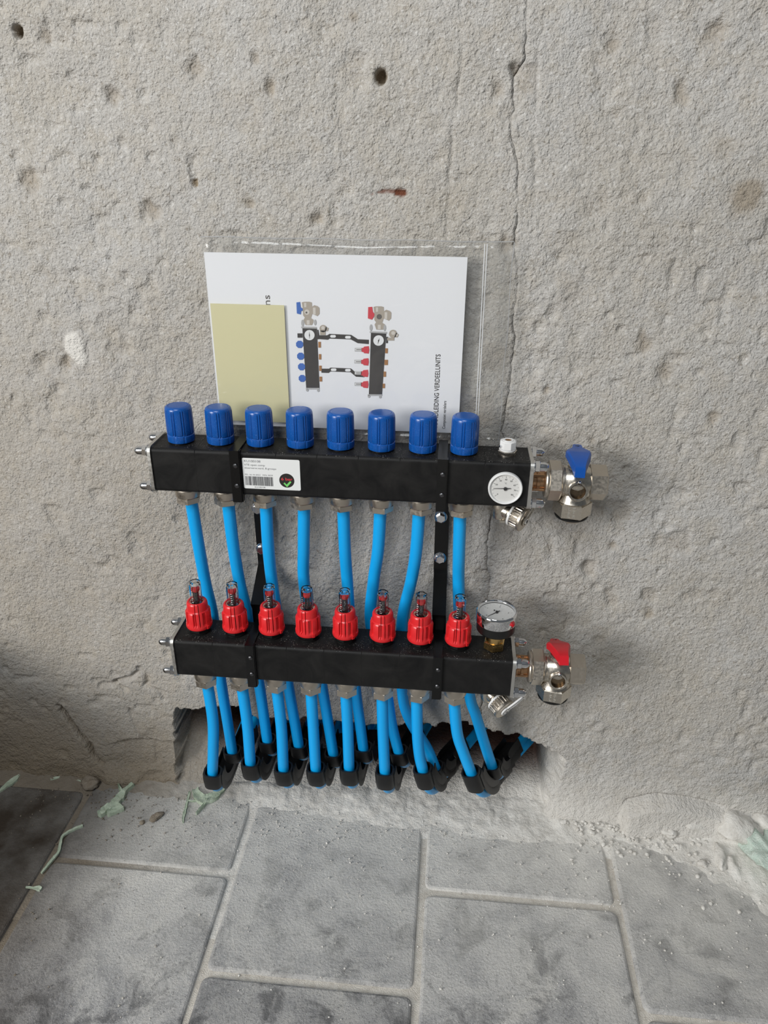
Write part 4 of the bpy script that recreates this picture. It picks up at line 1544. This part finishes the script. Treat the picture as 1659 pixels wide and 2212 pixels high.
def clip_part(path, i0, i1, name, label, group):
    """black bend support: channel on the inside of the bend with a collar at each end"""
    t = thing(name, label, 'pipe clip', tuple(path[i0]), group)
    off = Vector(path[i0])
    seg = [p - off for p in path[max(0, i0 + 1):i1 + 7]]
    ref = [Vector((0, 1, 1))] * len(seg)
    hw = .0145
    prof = [(-.0030, -hw), (.0080, -hw), (.0118, -hw + .0030), (.0124, 0), (.0118, hw - .0030), (.0080, hw), (-.0030, hw),
            (-.0030, hw - .0018), (.0074, hw - .0020), (.0096, hw - .0046), (.0098, 0), (.0096, -hw + .0046), (.0074, -hw + .0020), (-.0030, -hw + .0018)]
    mb = MB()
    mb.sweep(seg, prof, ref)
    for s in (-1, 1):
        pr = [(.0060, s * (hw - .0016)), (.0205, s * (hw - .0016)), (.0205, s * hw), (.0060, s * hw)]
        if s < 0:
            pr = pr[::-1]
        mb.sweep(seg[2:], pr, ref[2:])
    mb.build('channel', 'clip_black', t, 40)

    def collar(a, b, rin, rout):
        sg = [p - off for p in path[a:b]]
        m = 28
        # slightly squared collar, thicker on the outer side of the bend
        def ringp(hx, hy):
            out = []
            for i in range(m):
                a_ = 2 * PI * i / m
                c_, s_ = math.cos(a_), math.sin(a_)
                q = (abs(c_) ** 3 + abs(s_) ** 3) ** (-1 / 3)
                out.append((hx * c_ * q, hy * s_ * q))
            return out
        o_, i_ = ringp(rout, rout + .0010), ringp(rin, rin + .0008)
        vs, L = [], len(sg)
        for j, p in enumerate(sg):
            tg = (sg[min(j + 1, L - 1)] - sg[max(j - 1, 0)]).normalized()
            u = Vector((0, 1, 1)) - tg * Vector((0, 1, 1)).dot(tg)
            u.normalize()
            w = tg.cross(u)
            vs += [p + u * x + w * y for x, y in o_] + [p + u * x + w * y for x, y in i_]
        fs = []
        for j in range(L - 1):
            for i in range(m):
                k = (i + 1) % m
                a0, b0 = j * 2 * m, (j + 1) * 2 * m
                fs.append((a0 + i, a0 + k, b0 + k, b0 + i))
                fs.append((a0 + m + k, a0 + m + i, b0 + m + i, b0 + m + k))
        for i in range(m):
            k = (i + 1) % m
            fs.append((i, m + i, m + k, k))
            q = (L - 1) * 2 * m
            fs.append((q + k, q + m + k, q + m + i, q + i))
        MB().add(vs, fs).build('collar', 'clip_black', t, 40)
    collar(i0, i0 + 9, .0102, .0124)
    collar(i1, i1 + 6, .0100, .0124)
    return t


for i in range(8):
    path, i0, i1 = bend_path(LP[i], *LB[i])
    mb = MB()
    mb.tube(path, PR_, 18)
    o = mb.build('heating_pipe', 'pipe_blue', None, 60)
    tag(o, 'bright blue pipe under the %s red flow meter from the left' % ORD[i], 'pipe', 'blue pipes from the lower bar')
    clip_part(path, i0, i1, 'pipe_bend_clip', 'black bend clip around the %s front blue pipe from the left' % ORD[i], 'bend clips on the front pipes')
for i in range(8):
    path, i0, i1 = bend_path(UP[i], *UB[i])
    mb = MB()
    mb.tube(path, PR_, 18)
    o = mb.build('heating_pipe', 'pipe_blue', None, 60)
    tag(o, 'bright blue pipe under the %s blue cap from the left, passing behind lower bar' % ORD[i], 'pipe', 'blue pipes from the upper bar')
    clip_part(path, i0, i1, 'pipe_bend_clip', 'black bend clip around the %s rear blue pipe from the left' % ORD[i], 'bend clips on the rear pipes')

# ------------------------------------------------------------------ manual in its zip bag
MX0, MX1, MZ0, MZ1, MY = -.1262, .1802, .6635, .8745, -.0150
man = thing('instruction_manual', 'white instruction manual with a printed manifold picture inside the bag', 'manual', (0, 0, 0))
mb = MB()


def sheet(mb, x0, x1, z0, z1, y, thick, amp, seed, nx=24, nz=16):
    vs = []
    for layer in (0, 1):
        for j in range(nz + 1):
            for i in range(nx + 1):
                x = x0 + (x1 - x0) * i / nx
                z = z0 + (z1 - z0) * j / nz
                dy = amp * mnoise.noise(Vector((x * 9 + seed, z * 9, seed)))
                vs.append((x, y + dy + (thick if layer else 0), z))
    N = (nx + 1) * (nz + 1)
    fs = []
    for j in range(nz):
        for i in range(nx):
            a = j * (nx + 1) + i
            fs.append((a, a + 1, a + nx + 2, a + nx + 1))
            fs.append((N + a, N + a + nx + 1, N + a + nx + 2, N + a + 1))
    for i in range(nx):
        fs.append((i + 1, i, N + i, N + i + 1))
        a = nz * (nx + 1) + i
        fs.append((a, a + 1, N + a + 1, N + a))
    for j in range(nz):
        a = j * (nx + 1)
        fs.append((a, a + nx + 1, N + a + nx + 1, N + a))
        a += nx
        fs.append((a + nx + 1, a, N + a, N + a + nx + 1))
    mb.add(vs, fs)


mb.box((MX0, MY - .0012, MZ0), (MX1, MY + .0012, MZ1))
mb.build('booklet', 'paper_white', man, 0)
PY = MY - .0014
LAY = [0]


def dr(a, b):
    """drawing units of the cover picture -> booklet plane"""
    return (-.0320 + .09556e-3 * a - .00154e-3 * b, .83182 + .00276e-3 * a - .09514e-3 * b)


def prt(shapes, name, material, lay):
    mb = MB()
    y = PY - .00012 * lay
    for s in shapes:
        pts = [dr(*p) for p in s]
        mb.add([(p[0], y, p[1]) for p in pts], [tuple(range(len(pts)))])
    return mb.build(name, material, man, 0)


def circ(cx, cy, r, n=24, ry=None):
    return [(cx + r * math.cos(2 * PI * k / n), cy + (ry or r) * math.sin(2 * PI * k / n)) for k in range(n)]


def rect(x0, y0, x1, y1):
    return [(x0, y0), (x1, y0), (x1, y1), (x0, y1)]


def sh(poly, dx, dy):
    return [(a + dx, b + dy) for a, b in poly]


slot = lambda cx, cy: [(cx + a, cy + b) for a, b in rrect(72, 34, 16, 3)]
prt([[(410, 540), (520, 540), (550, 522), (825, 535), (910, 590), (1050, 597), (1050, 652), (910, 640), (820, 592), (550, 582), (530, 597), (410, 588)],
     [(440, 970), (540, 970), (560, 956), (825, 967), (880, 1015), (1000, 1042), (1000, 1082), (890, 1075), (820, 1017), (560, 1007), (535, 1027), (440, 1024)]], 'picture_bracket', 'print_black', 1)
prt([slot(595, 553), slot(785, 565), slot(600, 984), slot(785, 990)], 'picture_bracket_slots', 'print_white', 2)
VALVE = [(205, 130), (235, 123), (300, 123), (332, 132), (335, 185), (362, 165), (405, 178), (428, 200), (428, 272), (400, 300), (335, 272), (318, 325), (350, 345), (345, 378), (330, 412), (245, 410), (222, 345), (240, 318), (218, 290), (215, 200)]
prt([VALVE, sh(VALVE, 897, 60)], 'picture_valves', 'print_metal', 1)
prt([rect(235, 135, 262, 190), rect(345, 195, 378, 280), rect(262, 350, 300, 405), sh(rect(235, 135, 262, 190), 897, 60), sh(rect(345, 195, 378, 280), 897, 60), sh(rect(262, 350, 300, 405), 897, 60), circ(268, 250, 33)], 'picture_valve_highlights', 'print_metal_light', 2)
prt([circ(1175, 310, 32), circ(262, 255, 12)], 'picture_valve_ports', 'print_dark', 3)
prt([[(205, 450), (390, 455), (412, 1228), (236, 1228)], [(1075, 505), (1268, 510), (1232, 1312), (1060, 1312)], [(410, 470), (420, 540), (410, 590), (395, 590), (395, 470)], rect(1268, 560, 1292, 640), rect(140, 515, 205, 570)], 'picture_bars', 'print_black', 2)
prt([[(190, 428), (385, 434), (388, 456), (192, 450)], [(1060, 490), (1275, 498), (1276, 520), (1060, 508)], rect(232, 1226, 412, 1246), rect(1045, 1308, 1234, 1328), circ(210, 385, 18, 16, 42), circ(370, 378, 16, 16, 36), circ(1075, 445, 18, 16, 42), circ(1247, 448, 16, 16, 40), circ(250, 1258, 17), circ(395, 1262, 17), circ(1062, 1338, 17), circ(1210, 1344, 17)], 'picture_end_plates', 'print_grey', 3)
prt([circ(295, 537, 65, 32), circ(1173, 606, 66, 32)], 'picture_dials', 'print_white', 4)
prt([[(290, 540), (294, 490), (300, 540), (296, 590)], [(1168, 606), (1185, 575), (1180, 610), (1165, 655)], circ(295, 537, 7), circ(1174, 606, 8)], 'picture_needles', 'print_black', 5)
prt([circ(470, 455, 46), rect(430, 480, 500, 536), circ(1352, 522, 50), rect(1282, 570, 1370, 606), [(505, 430), (540, 450), (530, 485), (490, 490)], [(1395, 505), (1425, 535), (1410, 565), (1370, 565)]], 'picture_drains', 'print_metal', 3)
prt([circ(468, 445, 22), circ(1355, 512, 24), circ(1404, 540, 12)], 'picture_drain_caps', 'print_metal_light', 4)
OCT = [(c[0], c[1]) for c in circ(0, 0, 50, 8)]
OCT = [(a * math.cos(.39) - b * math.sin(.39), a * math.sin(.39) + b * math.cos(.39)) for a, b in OCT]
prt([[(138, 130), (185, 124), (192, 190), (216, 205), (216, 232), (196, 236), (190, 278), (140, 266)]] + [sh(OCT, a, b) for a, b in ((165, 655), (174, 808), (182, 946), (187, 1100))], 'picture_blue_parts', 'print_blue', 3)
FMP = [(-52, -25), (-30, -28), (-20, -42), (38, -48), (46, 0), (38, 48), (-20, 42), (-30, 28), (-52, 25)]
prt([[(1036, 192), (1086, 188), (1096, 250), (1116, 275), (1112, 305), (1086, 346), (1034, 330)]] + [sh(FMP, a, b) for a, b in ((1012, 725), (1008, 880), (1005, 1030), (1008, 1178))], 'picture_red_parts', 'print_red', 3)
prt([rect(a - 90, b - 22, a, b + 22) for a, b in ((962, 722), (958, 876), (962, 1025), (962, 1172))], 'picture_sight_glasses', 'print_grey', 3)
prt([rect(a - 84, b - 15, a - 8, b + 15) for a, b in ((962, 722), (958, 876), (962, 1025), (962, 1172))], 'picture_sight_glass_fill', 'print_pale', 4)
prt([rect(a - 70, b - 4, a - 8, b + 4) for a, b in ((962, 722), (958, 876), (962, 1025), (962, 1172))], 'picture_rods', 'print_dark', 5)
prt([rect(405, 622, 438, 696), rect(410, 780, 441, 850), rect(412, 930, 444, 1000), rect(415, 1075, 448, 1140), rect(1260, 705, 1293, 768), rect(1254, 852, 1298, 920), rect(1246, 1005, 1278, 1075), rect(1238, 1165, 1268, 1225)], 'picture_brass_outlets', 'print_brass', 3)
yt = PY - .00015
mb = MB()
add_text(mb, 'HANDLEIDING VERDEELUNITS', .0082, lambda s, t: (.1540 - t, yt, .7630 + s), .0925, 'RIGHT', .00006)
add_text(mb, 'Composiet verdelers', .0052, lambda s, t: (.1635 - t, yt, .7052 + s), .0362, 'RIGHT', .00003)
mb.build('cover_title', 'print_black', man, 0)
mb = MB()
add_text(mb, 'ns', .0115, lambda s, t: (-.0508 - t, yt, .8280 + s), .0118, 'RIGHT', .0)
mb.build('cover_logo_letters', 'print_dark', man, 0)

note = MB()
sheet(note, -.1235, -.0335, .6700, .8165, MY - .0040, .0006, .0006, 4, 14, 18)
n_ = note.build('yellow_note', 'note_yellow', None, 40)
tag(n_, 'blank pale yellow paper sheet in front of the manual', 'paper')

# bag of thin clear film with wrinkles
bag = thing('zip_bag', 'clear plastic zip bag leaning on the wall behind the blue caps', 'bag', (0, 0, 0))
BX0, BX1, BZ0, BZ1 = -.1285, .2310, .6560, .8915


def film(front):
    nx, nz = 90, 60
    vs = np.zeros((nz + 1, nx + 1, 3))
    for j in range(nz + 1):
        for i in range(nx + 1):
            u, v = i / nx, j / nz
            x = BX0 + (BX1 - BX0) * u + .003 * math.sin(v * 5) * (u > .98)
            z = BZ0 + (BZ1 - BZ0) * v + .0012 * math.sin(u * 9) * (v > .98)
            edge = min(1, 45 * min(u, 1 - u), 30 * min(v, 1 - v) + .05)
            loose = max(0, (x - .183) / .04) + max(0, (z - .876) / .012)
            wr = mnoise.noise(Vector((x * 22, z * 14, 1.7 if front else 6.1))) * .0011 * (1 + 1.4 * min(1, loose))
            wr += mnoise.noise(Vector((x * 120, z * 28, 3.3))) * .0013 * min(1, loose) + mnoise.noise(Vector((x * 60, z * 110, 8.3))) * .0006 * min(1, loose)
            y = MY + (-.0088 * edge ** .5 if front else .0050 * edge ** .5) + wr
            vs[j, i] = (x, y, z)
    return grid_mesh('film', vs, nx + 1, nz + 1, 'bag_film')


link('front_film', film(True), bag)
link('back_film', film(False), bag)
mb = MB()
for xx in (.1985, .2012):
    mb.tube([Vector((xx + .0025 * (1 - k / 10) ** 1, MY - .0092 + .0004 * math.sin(k * 1.3), .6600 + .0230 * k)) for k in range(11)], .00055, 6)
mb.build('zip_strip', 'bag_seam', bag)
mb = MB()
mb.tube([Vector((BX0 + (BX1 - BX0) * k / 12, MY - .0012, BZ1 + .0006 * math.sin(k * 1.7))) for k in range(13)], .0006, 6, (0, 0, 1))
mb.tube([Vector((BX1 + .0008 * math.sin(k * 1.1), MY - .0012, BZ0 + (BZ1 - BZ0) * k / 12)) for k in range(13)], .0006, 6)
mb.build('sealed_edge', 'bag_edge', bag)

print('objects', len(bpy.data.objects))
